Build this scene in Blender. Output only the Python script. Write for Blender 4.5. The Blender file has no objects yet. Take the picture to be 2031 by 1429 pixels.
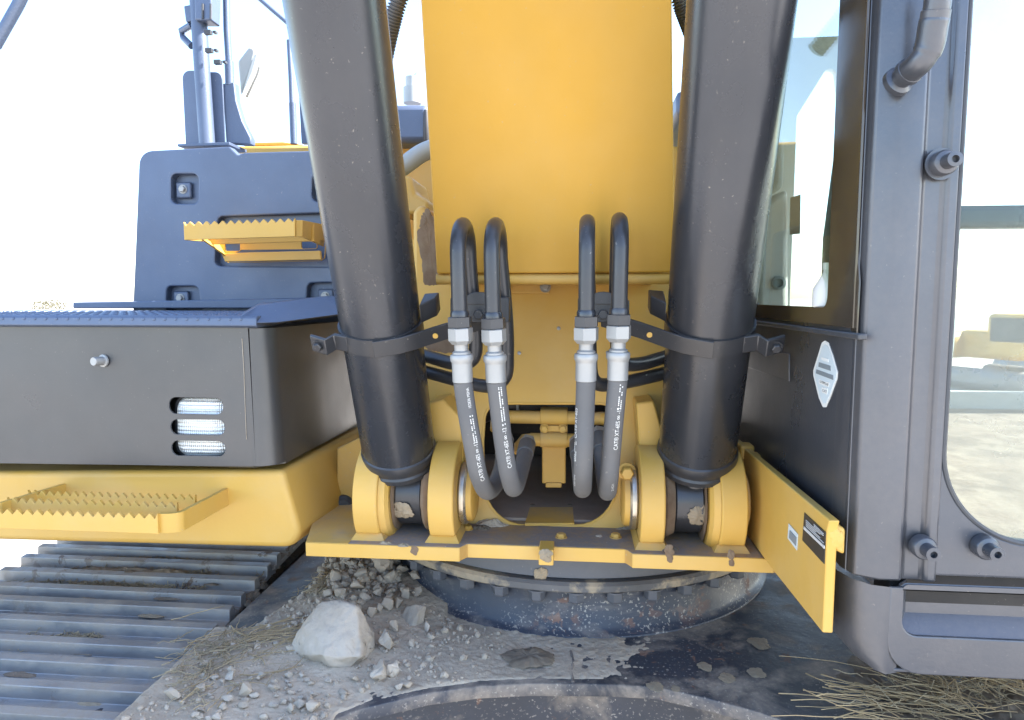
import bpy, bmesh, math, random
from mathutils import Vector, Matrix, noise
R = math.radians
V = Vector
rnd = random.Random(7)
SC = bpy.context.scene
COL = SC.collection

# ------------------------------------------------------------------ camera, sky, sun, exposure
CAM = V((0.056, 0.0, 1.55))
YAW, PITCH, FPX = R(5.4), R(5.25), 1350.0
cd = bpy.data.cameras.new('camera'); cam = bpy.data.objects.new('camera', cd); COL.objects.link(cam)
cd.sensor_width = 36.0; cd.lens = FPX / 2031.0 * 36.0
cd.clip_start = 0.02; cd.clip_end = 2000.0
cam.location = CAM; cam.rotation_euler = (R(90) - PITCH, 0.0, YAW)
SC.camera = cam
FWD = V((-math.sin(YAW) * math.cos(PITCH), math.cos(YAW) * math.cos(PITCH), -math.sin(PITCH)))
RGT = V((math.cos(YAW), math.sin(YAW), 0.0)); UPV = RGT.cross(FWD)

SUN_EL, SUN_AZ = R(41), R(86)          # azimuth measured from straight ahead (+Y) towards +X
sun_dir = V((math.sin(SUN_AZ) * math.cos(SUN_EL), math.cos(SUN_AZ) * math.cos(SUN_EL), math.sin(SUN_EL)))
w = bpy.data.worlds.new('World'); SC.world = w; w.use_nodes = True
nt = w.node_tree; bg = nt.nodes['Background']
sky = nt.nodes.new('ShaderNodeTexSky'); sky.sky_type = 'NISHITA'; sky.sun_disc = False
sky.sun_elevation = SUN_EL; sky.sun_rotation = SUN_AZ; sky.air_density = 1.0; sky.dust_density = .9; sky.ozone_density = 1.0
nt.links.new(sky.outputs[0], bg.inputs[0]); bg.inputs[1].default_value = 0.15
sl = bpy.data.lights.new('sun', 'SUN'); sl.energy = 5.0; sl.angle = R(0.53); sl.color = (1.0, 0.95, 0.87)
so = bpy.data.objects.new('sun', sl); COL.objects.link(so); so.rotation_euler = (-sun_dir).to_track_quat('-Z', 'Y').to_euler()
so.location = (3, 5, 8)
SC.view_settings.view_transform = 'Standard'; SC.view_settings.look = 'None'
SC.view_settings.exposure = 2.2; SC.view_settings.gamma = 1.0; SC.view_settings.use_curve_mapping = False
SC.render.engine = 'CYCLES'
SC.cycles.max_bounces = 8; SC.cycles.transparent_max_bounces = 12; SC.cycles.caustics_reflective = False

# ------------------------------------------------------------------ measuring: a photo pixel seen on a plane of the machine
def ray(px, py): return FWD * FPX + RGT * (px - 1015.5) - UPV * (py - 714.5)
def oY(px, py, Y): d = ray(px, py); return CAM + d * ((Y - CAM.y) / d.y)
def oX(px, py, X): d = ray(px, py); return CAM + d * ((X - CAM.x) / d.x)
def oZ(px, py, Z): d = ray(px, py); return CAM + d * ((Z - CAM.z) / d.z)

# ------------------------------------------------------------------ materials
def new_mat(name):
    m = bpy.data.materials.new(name); m.use_nodes = True
    return m, m.node_tree, m.node_tree.nodes['Principled BSDF']
def nd(t, typ, **k):
    n = t.nodes.new(typ)
    for a, v in k.items(): setattr(n, a, v)
    return n
def noise_mask(t, vec, scale, lo, hi, detail=6, rough=.6, dist=0.0, stretch=None):
    if stretch:
        mp = nd(t, 'ShaderNodeMapping'); mp.inputs['Scale'].default_value = stretch; t.links.new(vec, mp.inputs[0]); vec = mp.outputs[0]
    n = nd(t, 'ShaderNodeTexNoise'); n.inputs['Scale'].default_value = scale; n.inputs['Detail'].default_value = detail
    n.inputs['Roughness'].default_value = rough; n.inputs['Distortion'].default_value = dist
    t.links.new(vec, n.inputs['Vector'])
    r = nd(t, 'ShaderNodeMapRange', clamp=True); r.inputs[1].default_value = lo; r.inputs[2].default_value = hi
    t.links.new(n.outputs[0], r.inputs[0]); return r.outputs[0]
def mul(t, a, b):
    m = nd(t, 'ShaderNodeMath', operation='MULTIPLY'); m.use_clamp = True
    for i, x in enumerate((a, b)):
        if isinstance(x, (int, float)): m.inputs[i].default_value = x
        else: t.links.new(x, m.inputs[i])
    return m.outputs[0]
def mixc(t, fac, a, b):
    m = nd(t, 'ShaderNodeMix', data_type='RGBA')
    for s, x in ((m.inputs[0], fac), (m.inputs[6], a), (m.inputs[7], b)):
        if isinstance(x, (int, float)): s.default_value = x
        elif isinstance(x, tuple): s.default_value = (*x, 1)
        else: t.links.new(x, s)
    return m.outputs[2]
def mixv(t, fac, a, b):
    m = nd(t, 'ShaderNodeMix', data_type='FLOAT')
    for s, x in ((m.inputs[0], fac), (m.inputs[2], a), (m.inputs[3], b)):
        if isinstance(x, (int, float)): s.default_value = x
        else: t.links.new(x, s)
    return m.outputs[0]
DUST = (.36, .32, .28)
def paint(name, base, rough=.45, metal=0.0, var=.12, dust=.35, dustcol=DUST, dscale=6.0, dlo=.5, dhi=.75, up=.5,
          specks=.15, splo=.70, chips=0.0, chipcol=(.2, .1, .06), bump=.0015, bscale=60, spec=.5, coat=0.0, stretch=None):
    """Painted or bare surface: base colour with mottling, settled dust (more on what faces up), pale specks, chips, fine relief."""
    m, t, b = new_mat(name)
    tc = nd(t, 'ShaderNodeTexCoord'); vec = tc.outputs['Object']
    geo = nd(t, 'ShaderNodeNewGeometry')
    oi = nd(t, 'ShaderNodeObjectInfo')
    add = nd(t, 'ShaderNodeVectorMath', operation='ADD'); t.links.new(vec, add.inputs[0]); 
    sc_ = nd(t, 'ShaderNodeVectorMath', operation='SCALE'); sc_.inputs[3].default_value = 7.0
    cmb = nd(t, 'ShaderNodeCombineXYZ'); t.links.new(oi.outputs['Random'], cmb.inputs[0]); t.links.new(oi.outputs['Random'], cmb.inputs[1])
    t.links.new(cmb.outputs[0], sc_.inputs[0]); t.links.new(sc_.outputs[0], add.inputs[1]); vec = add.outputs[0]
    d = tuple(c * (1 - var) for c in base); l = tuple(min(1, c * (1 + var)) for c in base)
    v1 = noise_mask(t, vec, 3.5, .3, .7, 5)
    col = mixc(t, v1, d, l)
    rgh = mixv(t, noise_mask(t, vec, 9, .3, .7, 5), rough * .82, min(1, rough * 1.2))
    if chips > 0:
        ch = noise_mask(t, vec, 22, .64 - .12 * chips, .67 - .12 * chips, 8, .7, .4)
        big = noise_mask(t, vec, 2.7, .48, .6, 3)
        ch = mul(t, ch, big)
        col = mixc(t, ch, col, chipcol); rgh = mixv(t, ch, rgh, .9)
    if dust > 0:
        dm = noise_mask(t, vec, dscale, dlo, dhi, 9, .62, .3, stretch)
        sp = nd(t, 'ShaderNodeSeparateXYZ'); t.links.new(geo.outputs['Normal'], sp.inputs[0])
        u = nd(t, 'ShaderNodeMapRange', clamp=True); u.inputs[1].default_value = .15; u.inputs[2].default_value = .95
        u.inputs[3].default_value = dust; u.inputs[4].default_value = min(1, dust + up); t.links.new(sp.outputs[2], u.inputs[0])
        fac = mul(t, dm, u.outputs[0])
        fine = noise_mask(t, vec, 90, .25, .75, 3); fac = mul(t, fac, mixv(t, fine, .7, 1.2))
        col = mixc(t, fac, col, dustcol); rgh = mixv(t, fac, rgh, .92)
    if specks > 0:
        s = noise_mask(t, vec, 170, splo, splo + .05, 2, .5)
        s2 = noise_mask(t, vec, 7, .38, .62, 5)
        fs = mul(t, mul(t, s, s2), specks); col = mixc(t, fs, col, (.42, .39, .35))
    t.links.new(col, b.inputs['Base Color']); t.links.new(rgh, b.inputs['Roughness'])
    b.inputs['Metallic'].default_value = metal
    b.inputs['Specular IOR Level'].default_value = spec
    if coat: b.inputs['Coat Weight'].default_value = coat; b.inputs['Coat Roughness'].default_value = .25
    if bump > 0:
        n = nd(t, 'ShaderNodeTexNoise'); n.inputs['Scale'].default_value = bscale; n.inputs['Detail'].default_value = 6; t.links.new(vec, n.inputs['Vector'])
        bp = nd(t, 'ShaderNodeBump'); bp.inputs['Strength'].default_value = .5; bp.inputs['Distance'].default_value = bump
        t.links.new(n.outputs[0], bp.inputs['Height']); t.links.new(bp.outputs[0], b.inputs['Normal'])
    return m
M = {}
YEL = (.60, .318, .036)
M['yellow'] = paint('yellow_paint', (.60, .365, .08), .45, var=.06, dust=.34, up=.35, dscale=5, dlo=.45, dhi=.8, specks=.3, bump=.0004, bscale=140, dustcol=(.58, .44, .25))  # real dust, paled further to stand in for lens flare
M['boom'] = paint('boom_paint', YEL, .6, var=.05, dust=.22, up=.1, dscale=5, dlo=.45, dhi=.75, specks=.25, bump=.0005, bscale=90, dustcol=(.50, .32, .09), stretch=(1, 1, .12))
M['soil'] = paint('brown_soil', (.16, .125, .095), .95, var=.35, dust=.5, up=0, dscale=14, dlo=.45, dhi=.6, specks=.3, bump=.006, bscale=60, dustcol=(.28, .24, .19))
M['yellow_dusty'] = paint('dusty_yellow_paint', (.58, .35, .075), .55, var=.08, dust=.25, up=.55, dscale=7, dlo=.4, dhi=.75, specks=.5, bump=.0006, bscale=120, dustcol=(.36, .3, .24))
M['deck'] = paint('deck_under_dust', (.5, .29, .07), .7, var=.15, dust=.1, up=1.0, dscale=4, dlo=.22, dhi=.5, specks=.9, bump=.002, bscale=60, dustcol=(.24, .21, .2))
M['grey'] = paint('grey_satin_paint', (.082, .084, .09), .32, metal=.45, var=.1, dust=.16, up=.3, dscale=3, dlo=.42, dhi=.8, specks=.2, bump=.0003, bscale=240, dustcol=(.2, .18, .165), spec=.6)
M['black'] = paint('black_semi_gloss', (.05, .052, .06), .32, metal=.4, var=.1, dust=.10, up=.4, dscale=4, dlo=.45, dhi=.8, specks=.5, bump=.0003, bscale=200, dustcol=(.22, .2, .18), spec=.55)
M['cyl'] = paint('cylinder_paint', (.046, .051, .064), .25, metal=.5, var=.12, dust=.16, up=.2, dscale=2.5, dlo=.4, dhi=.85, specks=.5, bump=.0002, bscale=200, dustcol=(.17, .15, .135), spec=.7)
M['cab'] = paint('cab_grey_paint', (.082, .092, .115), .27, metal=.55, var=.1, dust=.34, up=.3, dscale=2.2, dlo=.35, dhi=.85, specks=.25, bump=.0004, bscale=220, dustcol=(.27, .24, .22), spec=.6)
M['plastic'] = paint('black_plastic', (.05, .053, .062), .5, var=.08, dust=.12, up=.2, dscale=4, specks=.1, bump=.0004, bscale=300, dustcol=(.2, .2, .2))
M['cover'] = paint('blue_grey_cover', (.088, .120, .195), .42, metal=.3, var=.1, dust=.2, up=.3, dscale=2.5, dlo=.35, dhi=.8, specks=.3, bump=.0008, bscale=260, dustcol=(.16, .18, .22), spec=.6)
M['steel'] = paint('track_steel', (.28, .285, .30), .42, metal=.45, var=.25, dust=.75, up=.2, dscale=7, dlo=.43, dhi=.58, specks=1.0, chips=.7, chipcol=(.14, .09, .065), bump=.003, bscale=45, dustcol=(.37, .33, .29))
M['frame'] = paint('undercarriage_paint', (.042, .047, .062), .5, var=.3, dust=.62, up=.2, dscale=8.0, dlo=.47, dhi=.62, specks=.55, splo=.62, chips=.35, chipcol=(.19, .11, .08), bump=.002, bscale=50, dustcol=(.36, .305, .25))
M['frame_dark'] = paint('brown_black_plate', (.05, .045, .04), .6, var=.2, dust=.3, up=.1, dscale=5, specks=.3, bump=.001, dustcol=(.16, .14, .12))
M['ring'] = paint('ring_paint', (.032, .04, .062), .45, var=.25, dust=.25, up=.4, dscale=11, dlo=.53, dhi=.66, specks=.75, splo=.60, chips=.7, chipcol=(.24, .13, .09), bump=.0015, bscale=70, dustcol=(.27, .24, .22), stretch=(1, 1, 2.5))
M['ringtop'] = paint('ring_smooth_paint', (.085, .092, .11), .5, var=.12, dust=.25, up=.4, dscale=5, dlo=.45, dhi=.8, specks=.3, bump=.0006, bscale=120, dustcol=(.25, .23, .21))
M['lip'] = paint('dusty_rim', (.10, .10, .105), .7, var=.35, dust=.95, up=.1, dscale=9, dlo=.5, dhi=.56, specks=.5, bump=.003, bscale=60, dustcol=(.32, .27, .2))
M['zinc'] = paint('zinc_plate', (.34, .345, .35), .5, metal=.5, var=.06, dust=.12, up=.2, dscale=25, specks=.2, bump=.0002, bscale=200, dustcol=(.5, .48, .44))
M['chrome'] = paint('worn_pin_steel', (.6, .56, .5), .3, metal=.9, var=.15, dust=.35, up=.2, dscale=30, dlo=.4, dhi=.7, specks=.2, bump=.0004, bscale=90, dustcol=(.3, .23, .16))
M['rubber'] = paint('hose_rubber', (.11, .112, .12), .6, var=.1, dust=.25, up=.3, dscale=12, dlo=.4, dhi=.8, specks=.3, bump=.0005, bscale=260, dustcol=(.22, .19, .16))
M['seal'] = paint('mud_caked_seal', (.17, .115, .075), .9, var=.3, dust=.5, up=.2, dscale=18, dlo=.4, dhi=.7, specks=.3, bump=.003, bscale=70, dustcol=(.3, .24, .17))
M['mud'] = paint('dried_mud', (.30, .245, .175), .95, var=.25, dust=.2, up=.1, dscale=30, specks=.0, bump=.004, bscale=60, dustcol=(.2, .15, .1))
M['mud_dark'] = paint('dark_dry_clay', (.155, .125, .095), .95, var=.25, dust=.2, up=.1, dscale=30, specks=.0, bump=.004, bscale=60, dustcol=(.24, .2, .16))
M['dirt'] = paint('powdery_dirt', (.45, .38, .30), .97, var=.22, dust=.5, up=.0, dscale=9, dlo=.46, dhi=.66, specks=.6, bump=.010, bscale=85, dustcol=(.28, .225, .17))
M['rock'] = paint('pale_limestone', (.42, .37, .315), .92, var=.2, dust=.6, up=.1, dscale=10, dlo=.45, dhi=.6, specks=.3, bump=.016, bscale=42, dustcol=(.30, .26, .215))
M['rock2'] = paint('grey_dusty_stone', (.40, .34, .275), .95, var=.22, dust=.35, up=.1, dscale=14, dlo=.45, dhi=.65, specks=.3, bump=.006, bscale=45, dustcol=(.28, .25, .22))
M['straw'] = paint('dry_straw', (.43, .32, .185), .8, var=.3, dust=.2, up=0, specks=0, bump=0, dustcol=(.3, .24, .16))
M['straw_grey'] = paint('weathered_straw', (.33, .27, .18), .85, var=.3, dust=.2, up=0, specks=0, bump=0, dustcol=(.3, .24, .16))
M['ground'] = paint('pale_yard_ground', (.42, .385, .34), .95, var=.15, dust=.4, up=.2, dscale=.4, dlo=.4, dhi=.65, specks=.3, bump=.02, bscale=8, dustcol=(.5, .45, .38))
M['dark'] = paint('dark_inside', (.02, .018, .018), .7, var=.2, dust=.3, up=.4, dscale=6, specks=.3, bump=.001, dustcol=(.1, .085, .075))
M['floorplate'] = paint('grimy_floor', (.3, .235, .195), .75, var=.3, dust=.4, up=.3, dscale=7, dlo=.35, dhi=.75, specks=.4, bump=.002, bscale=50, dustcol=(.17, .14, .13))
M['pipe'] = paint('pale_grey_pipe', (.36, .38, .38), .4, var=.06, dust=.15, up=.2, specks=.1, bump=.0002)
M['white'] = paint('white_print', (.78, .78, .76), .6, var=.04, dust=0, specks=0, bump=0)
M['pinkish'] = paint('silver_print', (.55, .55, .55), .5, var=.04, dust=0, specks=0, bump=0)
M['sticker'] = paint('pale_sticker', (.62, .70, .74), .45, var=.05, dust=.1, specks=0, bump=0, dustcol=(.5, .5, .5))
M['sticker_ink'] = paint('grey_ink', (.22, .25, .27), .5, var=.05, dust=0, specks=0, bump=0)
M['ink'] = paint('black_plate', (.03, .03, .03), .4, var=.05, dust=.2, specks=.1, bump=0, dustcol=(.15, .13, .11))
M['seat'] = paint('seat_fabric', (.28, .34, .35), .8, var=.1, dust=.05, specks=0, bump=.001, bscale=300)
M['trim'] = paint('pale_cab_trim', (.58, .60, .57), .6, var=.05, dust=.05, specks=0, bump=.0005, bscale=300)
M['leaf'] = paint('dry_bush_leaf', (.09, .085, .05), .8, var=.4, dust=0, specks=0, bump=0)
M['tin'] = paint('white_car_paint', (.6, .62, .62), .3, var=.03, dust=.1, specks=0, bump=0)
def glass_mat(name, tint, refl=1.0, rough=.0):
    m, t, b = new_mat(name); t.nodes.remove(b)
    out = t.nodes['Material Output']
    tr = nd(t, 'ShaderNodeBsdfTransparent'); tr.inputs[0].default_value = (*tint, 1)
    gl = nd(t, 'ShaderNodeBsdfGlossy'); gl.inputs['Roughness'].default_value = rough
    fr = nd(t, 'ShaderNodeFresnel'); fr.inputs[0].default_value = 1.5
    mx = nd(t, 'ShaderNodeMixShader')
    gm = nd(t, 'ShaderNodeNewGeometry'); t.links.new(mixv(t, gm.outputs['Backfacing'], 1.45, 1 / 1.45), fr.inputs[0])
    f = mul(t, fr.outputs[0], refl)
    t.links.new(f, mx.inputs[0]); t.links.new(tr.outputs[0], mx.inputs[1]); t.links.new(gl.outputs[0], mx.inputs[2])
    t.links.new(mx.outputs[0], out.inputs[0]); return m
M['glass'] = glass_mat('clear_glass', (.86, .93, .90))
m = glass_mat('hazy_glass', (.90, .95, .93)); M['glass_hazy'] = m; t = m.node_tree
out = t.nodes['Material Output']; src = out.inputs[0].links[0].from_socket
tl = nd(t, 'ShaderNodeBsdfTranslucent'); tl.inputs[0].default_value = (.75, .8, .78, 1); ms = nd(t, 'ShaderNodeMixShader')  # pale translucent haze mixed into the glass, fading what lies behind
tcg = nd(t, 'ShaderNodeTexCoord'); t.links.new(mixv(t, noise_mask(t, tcg.outputs['Object'], 4, .3, .7, 6), .16, .34), ms.inputs[0]); t.links.new(src, ms.inputs[1]); t.links.new(tl.outputs[0], ms.inputs[2]); t.links.new(ms.outputs[0], out.inputs[0])
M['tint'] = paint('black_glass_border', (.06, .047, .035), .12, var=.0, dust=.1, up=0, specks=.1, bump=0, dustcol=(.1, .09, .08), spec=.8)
m, t, b = new_mat('ribbed_lens'); M['lens'] = m
b.inputs['Base Color'].default_value = (.86, .88, .9, 1); b.inputs['Roughness'].default_value = .3; b.inputs['Metallic'].default_value = .3
tc = nd(t, 'ShaderNodeTexCoord'); wv = nd(t, 'ShaderNodeTexWave'); wv.inputs['Scale'].default_value = 75; t.links.new(tc.outputs['Object'], wv.inputs[0])
wv2 = nd(t, 'ShaderNodeTexWave', bands_direction='Z'); wv2.inputs['Scale'].default_value = 40; t.links.new(tc.outputs['Object'], wv2.inputs[0])
ad = nd(t, 'ShaderNodeMath', operation='ADD'); t.links.new(wv.outputs[1], ad.inputs[0]); t.links.new(wv2.outputs[1], ad.inputs[1])
bp = nd(t, 'ShaderNodeBump'); bp.inputs['Distance'].default_value = .0015; bp.inputs['Strength'].default_value = .8
t.links.new(ad.outputs[0], bp.inputs['Height']); t.links.new(bp.outputs[0], b.inputs['Normal'])

# ------------------------------------------------------------------ mesh helpers
class MB:
    def __init__(s): s.bm = bmesh.new()
    def prism(s, pts, vec):
        """polygon (3-D points) extruded along vec"""
        vec = V(vec); a = [s.bm.verts.new(p) for p in pts]; b = [s.bm.verts.new(V(p) + vec) for p in pts]; n = len(pts)
        fs = [s.bm.faces.new(a), s.bm.faces.new(b[::-1])]
        for i in range(n): fs.append(s.bm.faces.new((a[i], b[i], b[(i + 1) % n], a[(i + 1) % n])))
        bmesh.ops.recalc_face_normals(s.bm, faces=fs); return s
    def box(s, c, size, rot=None):
        mt = Matrix.Translation(V(c)) @ (rot.to_4x4() if rot else Matrix.Identity(4)) @ Matrix.Diagonal((*size, 1))
        bmesh.ops.create_cube(s.bm, size=1, matrix=mt); return s
    def loft(s, rings, cap=True, closed=True):
        rs = [[s.bm.verts.new(p) for p in r] for r in rings]; n = len(rs[0]); fs = []
        for a, b in zip(rs, rs[1:]):
            for i in range(n if closed else n - 1): fs.append(s.bm.faces.new((a[i], a[(i + 1) % n], b[(i + 1) % n], b[i])))
        if cap: fs.append(s.bm.faces.new(rs[0][::-1])); fs.append(s.bm.faces.new(rs[-1]))
        bmesh.ops.recalc_face_normals(s.bm, faces=fs); return s
    def lathe(s, p0, d, prof, n=40, phase=0.0):
        d = V(d).normalized(); u = d.orthogonal().normalized(); v = d.cross(u); p0 = V(p0)
        return s.loft([[p0 + d * t + (u * math.cos(phase + 6.28318530718 * i / n) + v * math.sin(phase + 6.28318530718 * i / n)) * max(r, 1e-4) for i in range(n)] for t, r in prof])
    def cyl(s, p0, p1, r, n=24): p0, p1 = V(p0), V(p1); return s.lathe(p0, p1 - p0, [(0, r), ((p1 - p0).length, r)], n)
    def tube(s, pts, r, n=16, squash=None):
        pts = [V(p) for p in pts]; fr = frames(pts)
        rr = r if isinstance(r, (list, tuple)) else [r] * len(pts)
        return s.loft([[p + (a * math.cos(6.28318530718 * i / n) + b * math.sin(6.28318530718 * i / n)) * rad for i in range(n)] for p, (tg, a, b), rad in zip(pts, fr, rr)])
    def hexbolt(s, p, d, r, h, washer=True):
        d = V(d).normalized()
        if washer: s.lathe(p, d, [(0, r * 1.35), (h * .22, r * 1.35)], 20)
        s.lathe(V(p) + d * h * .2, d, [(0, r), (h * .85, r), (h, r * .82)], 6, .3); return s
def frames(pts):
    out = []; n = len(pts); prev = None
    for i in range(n):
        tg = (pts[min(i + 1, n - 1)] - pts[max(i - 1, 0)]).normalized()
        a = tg.orthogonal().normalized() if prev is None else (prev - tg * prev.dot(tg)).normalized()
        prev = a; out.append((tg, a, tg.cross(a)))
    return out
def smooth_path(ctrl, per=10):
    """Catmull-Rom through the control points"""
    P = [V(p) for p in ctrl]; P = [P[0] * 2 - P[1]] + P + [P[-1] * 2 - P[-2]]; out = []
    for i in range(1, len(P) - 2):
        for k in range(per):
            u = k / per; a, b, c, d = P[i - 1:i + 3]
            out.append(.5 * ((2 * b) + (c - a) * u + (2 * a - 5 * b + 4 * c - d) * u * u + (3 * b - a - 3 * c + d) * u ** 3))
    out.append(P[-2]); return out
def round_poly(pts, rad, n=6):
    """2-D polygon with filleted corners; rad one value or one per corner"""
    out = []; N = len(pts)
    for i in range(N):
        p = V((pts[i][0], pts[i][1])); a = V((pts[i - 1][0], pts[i - 1][1])) - p; b = V((pts[(i + 1) % N][0], pts[(i + 1) % N][1])) - p
        r = rad[i] if isinstance(rad, (list, tuple)) else rad
        if r <= 0: out.append(p); continue
        la, lb = a.length, b.length; a, b = a / la, b / lb
        half = a.angle(b) / 2; cut = min(r / max(math.tan(half), 1e-3), la * .49, lb * .49); rr = cut * math.tan(half)
        c = p + (a + b).normalized() * (rr / max(math.sin(half), 1e-3)); s0 = p + a * cut - c; s1 = p + b * cut - c
        for k in range(n + 1):
            a0 = math.atan2(s0.y, s0.x); da = (math.atan2(s1.y, s1.x) - a0 + math.pi) % (2 * math.pi) - math.pi
            out.append(c + V((math.cos(a0 + da * k / n), math.sin(a0 + da * k / n))) * rr)
    return out
WL = {}
def smooth(me, ang=35):
    for p in me.polygons: p.use_smooth = True
    me.set_sharp_from_angle(angle=R(ang))
def link(name, me, mat, parent=None, bevel=0, seg=2, ang=35, label=None, props=None):
    """mesh in world coordinates -> one object with its origin at the middle of its box, under its thing or part"""
    xs = [v.co for v in me.vertices]
    lo = V([min(c[i] for c in xs) for i in range(3)]); hi = V([max(c[i] for c in xs) for i in range(3)]); c = (lo + hi) / 2
    me.transform(Matrix.Translation(-c)); me.name = name
    if mat: me.materials.clear(); me.materials.append(mat)
    smooth(me, ang)
    o = bpy.data.objects.new(name, me); COL.objects.link(o)
    if parent: o.parent = parent; o.location = c - WL[parent.name]
    else: o.location = c
    WL[o.name] = c
    if bevel:
        md = o.modifiers.new('edge', 'BEVEL'); md.width = bevel; md.segments = seg; md.limit_method = 'ANGLE'; md.angle_limit = R(30); md.harden_normals = False
    if label: o['label'] = label
    for k, v in (props or {}).items(): o[k] = v
    return o
def build(name, mb, mat, parent=None, **k):
    bmesh.ops.remove_doubles(mb.bm, verts=mb.bm.verts, dist=1e-6)
    me = bpy.data.meshes.new(name); mb.bm.to_mesh(me); mb.bm.free(); return link(name, me, M[mat] if isinstance(mat, str) else mat, parent, **k)
def thing(name, label, cat, loc, group=None):
    o = bpy.data.objects.new(name, None); COL.objects.link(o); o.location = loc; o.empty_display_size = .1; WL[o.name] = V(loc)
    o['label'] = label; o['category'] = cat
    if group: o['group'] = group
    return o
def tag(o, label, cat=None, group=None, kind=None):
    o['label'] = label
    if cat: o['category'] = cat
    if group: o['group'] = group
    if kind: o['kind'] = kind
    return o
def plate(name, outer, holes, th, mat, parent, o, u, v, bevel=.0015, **k):
    """flat plate with holes: 2-D outlines in the frame (o, u, v), thickness th along u x v, edges rounded"""
    cu = bpy.data.curves.new('plate', 'CURVE'); cu.dimensions = '2D'; cu.fill_mode = 'BOTH'
    cu.extrude = max(th / 2 - bevel, 1e-4); cu.bevel_depth = bevel; cu.bevel_resolution = 1; cu.offset = -bevel
    for poly in [outer] + list(holes):
        sp = cu.splines.new('POLY'); sp.points.add(len(poly) - 1); sp.use_cyclic_u = True
        for q, p in zip(sp.points, poly): q.co = (p[0], p[1], 0, 1)
    ob = bpy.data.objects.new('plate', cu); COL.objects.link(ob)
    dg = bpy.context.evaluated_depsgraph_get(); me = bpy.data.meshes.new_from_object(ob.evaluated_get(dg))
    bpy.data.objects.remove(ob); bpy.data.curves.remove(cu)
    u, v = V(u).normalized(), V(v).normalized(); n = u.cross(v)
    mt = Matrix(((u.x, v.x, n.x, o[0]), (u.y, v.y, n.y, o[1]), (u.z, v.z, n.z, o[2]), (0, 0, 0, 1)))
    me.transform(mt)
    return link(name, me, M[mat], parent, **k)
def px2(pts, Y):
    """pixels on the plane Y -> (X, Z) pairs"""
    return [(p.x, p.z) for p in (oY(a, b, Y) for a, b in pts)]
def front_plate(name, pix, holes, Y, th, mat, parent, rad=0, hrad=0, bevel=.0015, **k):
    """plate facing the camera side (-Y), front face at Y, outlines given as photo pixels"""
    out = round_poly(px2(pix, Y), rad) if rad else px2(pix, Y)
    hs = [round_poly(px2(h, Y), hrad) for h in holes]
    return plate(name, out, hs, th, mat, parent, (0, Y + th / 2, 0), (1, 0, 0), (0, 0, 1), bevel, **k)
def text_mesh(s, size):
    cu = bpy.data.curves.new('t', 'FONT'); cu.body = s; cu.size = size
    ob = bpy.data.objects.new('t', cu); COL.objects.link(ob)
    dg = bpy.context.evaluated_depsgraph_get(); me = bpy.data.meshes.new_from_object(ob.evaluated_get(dg))
    bpy.data.objects.remove(ob); bpy.data.curves.remove(cu); return me
# ================================================================== SETTING
ZP = 0.862                                   # top of the undercarriage centre plate
def nz(x, y, z=0, s=1.0): return noise.noise(V((x * s, y * s, z)))
g = MB(); N = 60
def gx(i): u = i / N * 2 - 1; return math.copysign(abs(u) ** 2.6, u) * 700
grid = [[g.bm.verts.new((gx(i), gx(j) + 5, .03 * nz(gx(i), gx(j), 0, .3) if abs(gx(i)) + abs(gx(j)) < 60 else -.02)) for i in range(N + 1)] for j in range(N + 1)]
for j in range(N):
    for i in range(N): g.bm.faces.new((grid[j][i], grid[j][i + 1], grid[j + 1][i + 1], grid[j + 1][i]))
tag(build('ground', g, 'ground'), 'pale dusty yard ground glaring in the sun beyond the machine', kind='structure')

# ================================================================== UNDERCARRIAGE
RC = V((0.045, 1.836, 0))                     # slew ring centre
arc = [oZ(a, b_, ZP) for a, b_ in ((660, 1429), (720, 1406), (850, 1375), (950, 1362), (1050, 1357), (1200, 1358), (1300, 1363), (1400, 1385), (1500, 1412), (1560, 1432))]
p1 = oY(272, 1429, 1.06); XI = p1.x; p2 = oX(556, 1098, XI)   # inner edge of the shoes, near and far
XR = 2 * RC.x - XI
uc = thing('undercarriage_frame', 'dark dusty steel undercarriage frame with a curved front edge under the slew ring', 'undercarriage', (RC.x, RC.y, ZP - .3))
plan = [V((XI + .03, .45)), V((arc[0].x - .16, .62)), V((arc[0].x - .06, .92))] + [V((p.x, p.y)) for p in arc] + \
       [V((arc[-1].x + .06, .94)), V((arc[-1].x + .16, .62)), V((XR - .03, .45)), V((XR - .03, 3.0)), V((XI + .03, 3.0))]
plate('top_plate', [tuple(p) for p in plan], [], .024, 'frame', uc, (0, 0, ZP - .012), (1, 0, 0), (0, 1, 0), .003)
inn = [V((p.x, p.y)) for p in plan[2:-4]]
mb = MB(); off = [(p.x, p.y + .035) for p in inn]
mb.loft([[V((a, b_, ZP - .026)) for a, b_ in off], [V((a, b_ + .07, .35)) for a, b_ in off]], cap=False, closed=False)
build('front_web', mb, 'frame', uc)
mb = MB(); mb.prism([V((a, b_ - .02 if 0 else b_, .40)) for a, b_ in [(XI + .1, .7)] + off + [(XR - .1, .7), (XR - .1, 2.6), (XI + .1, 2.6)]], (0, 0, -.02))
build('bottom_plate', mb, 'frame', uc)
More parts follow.
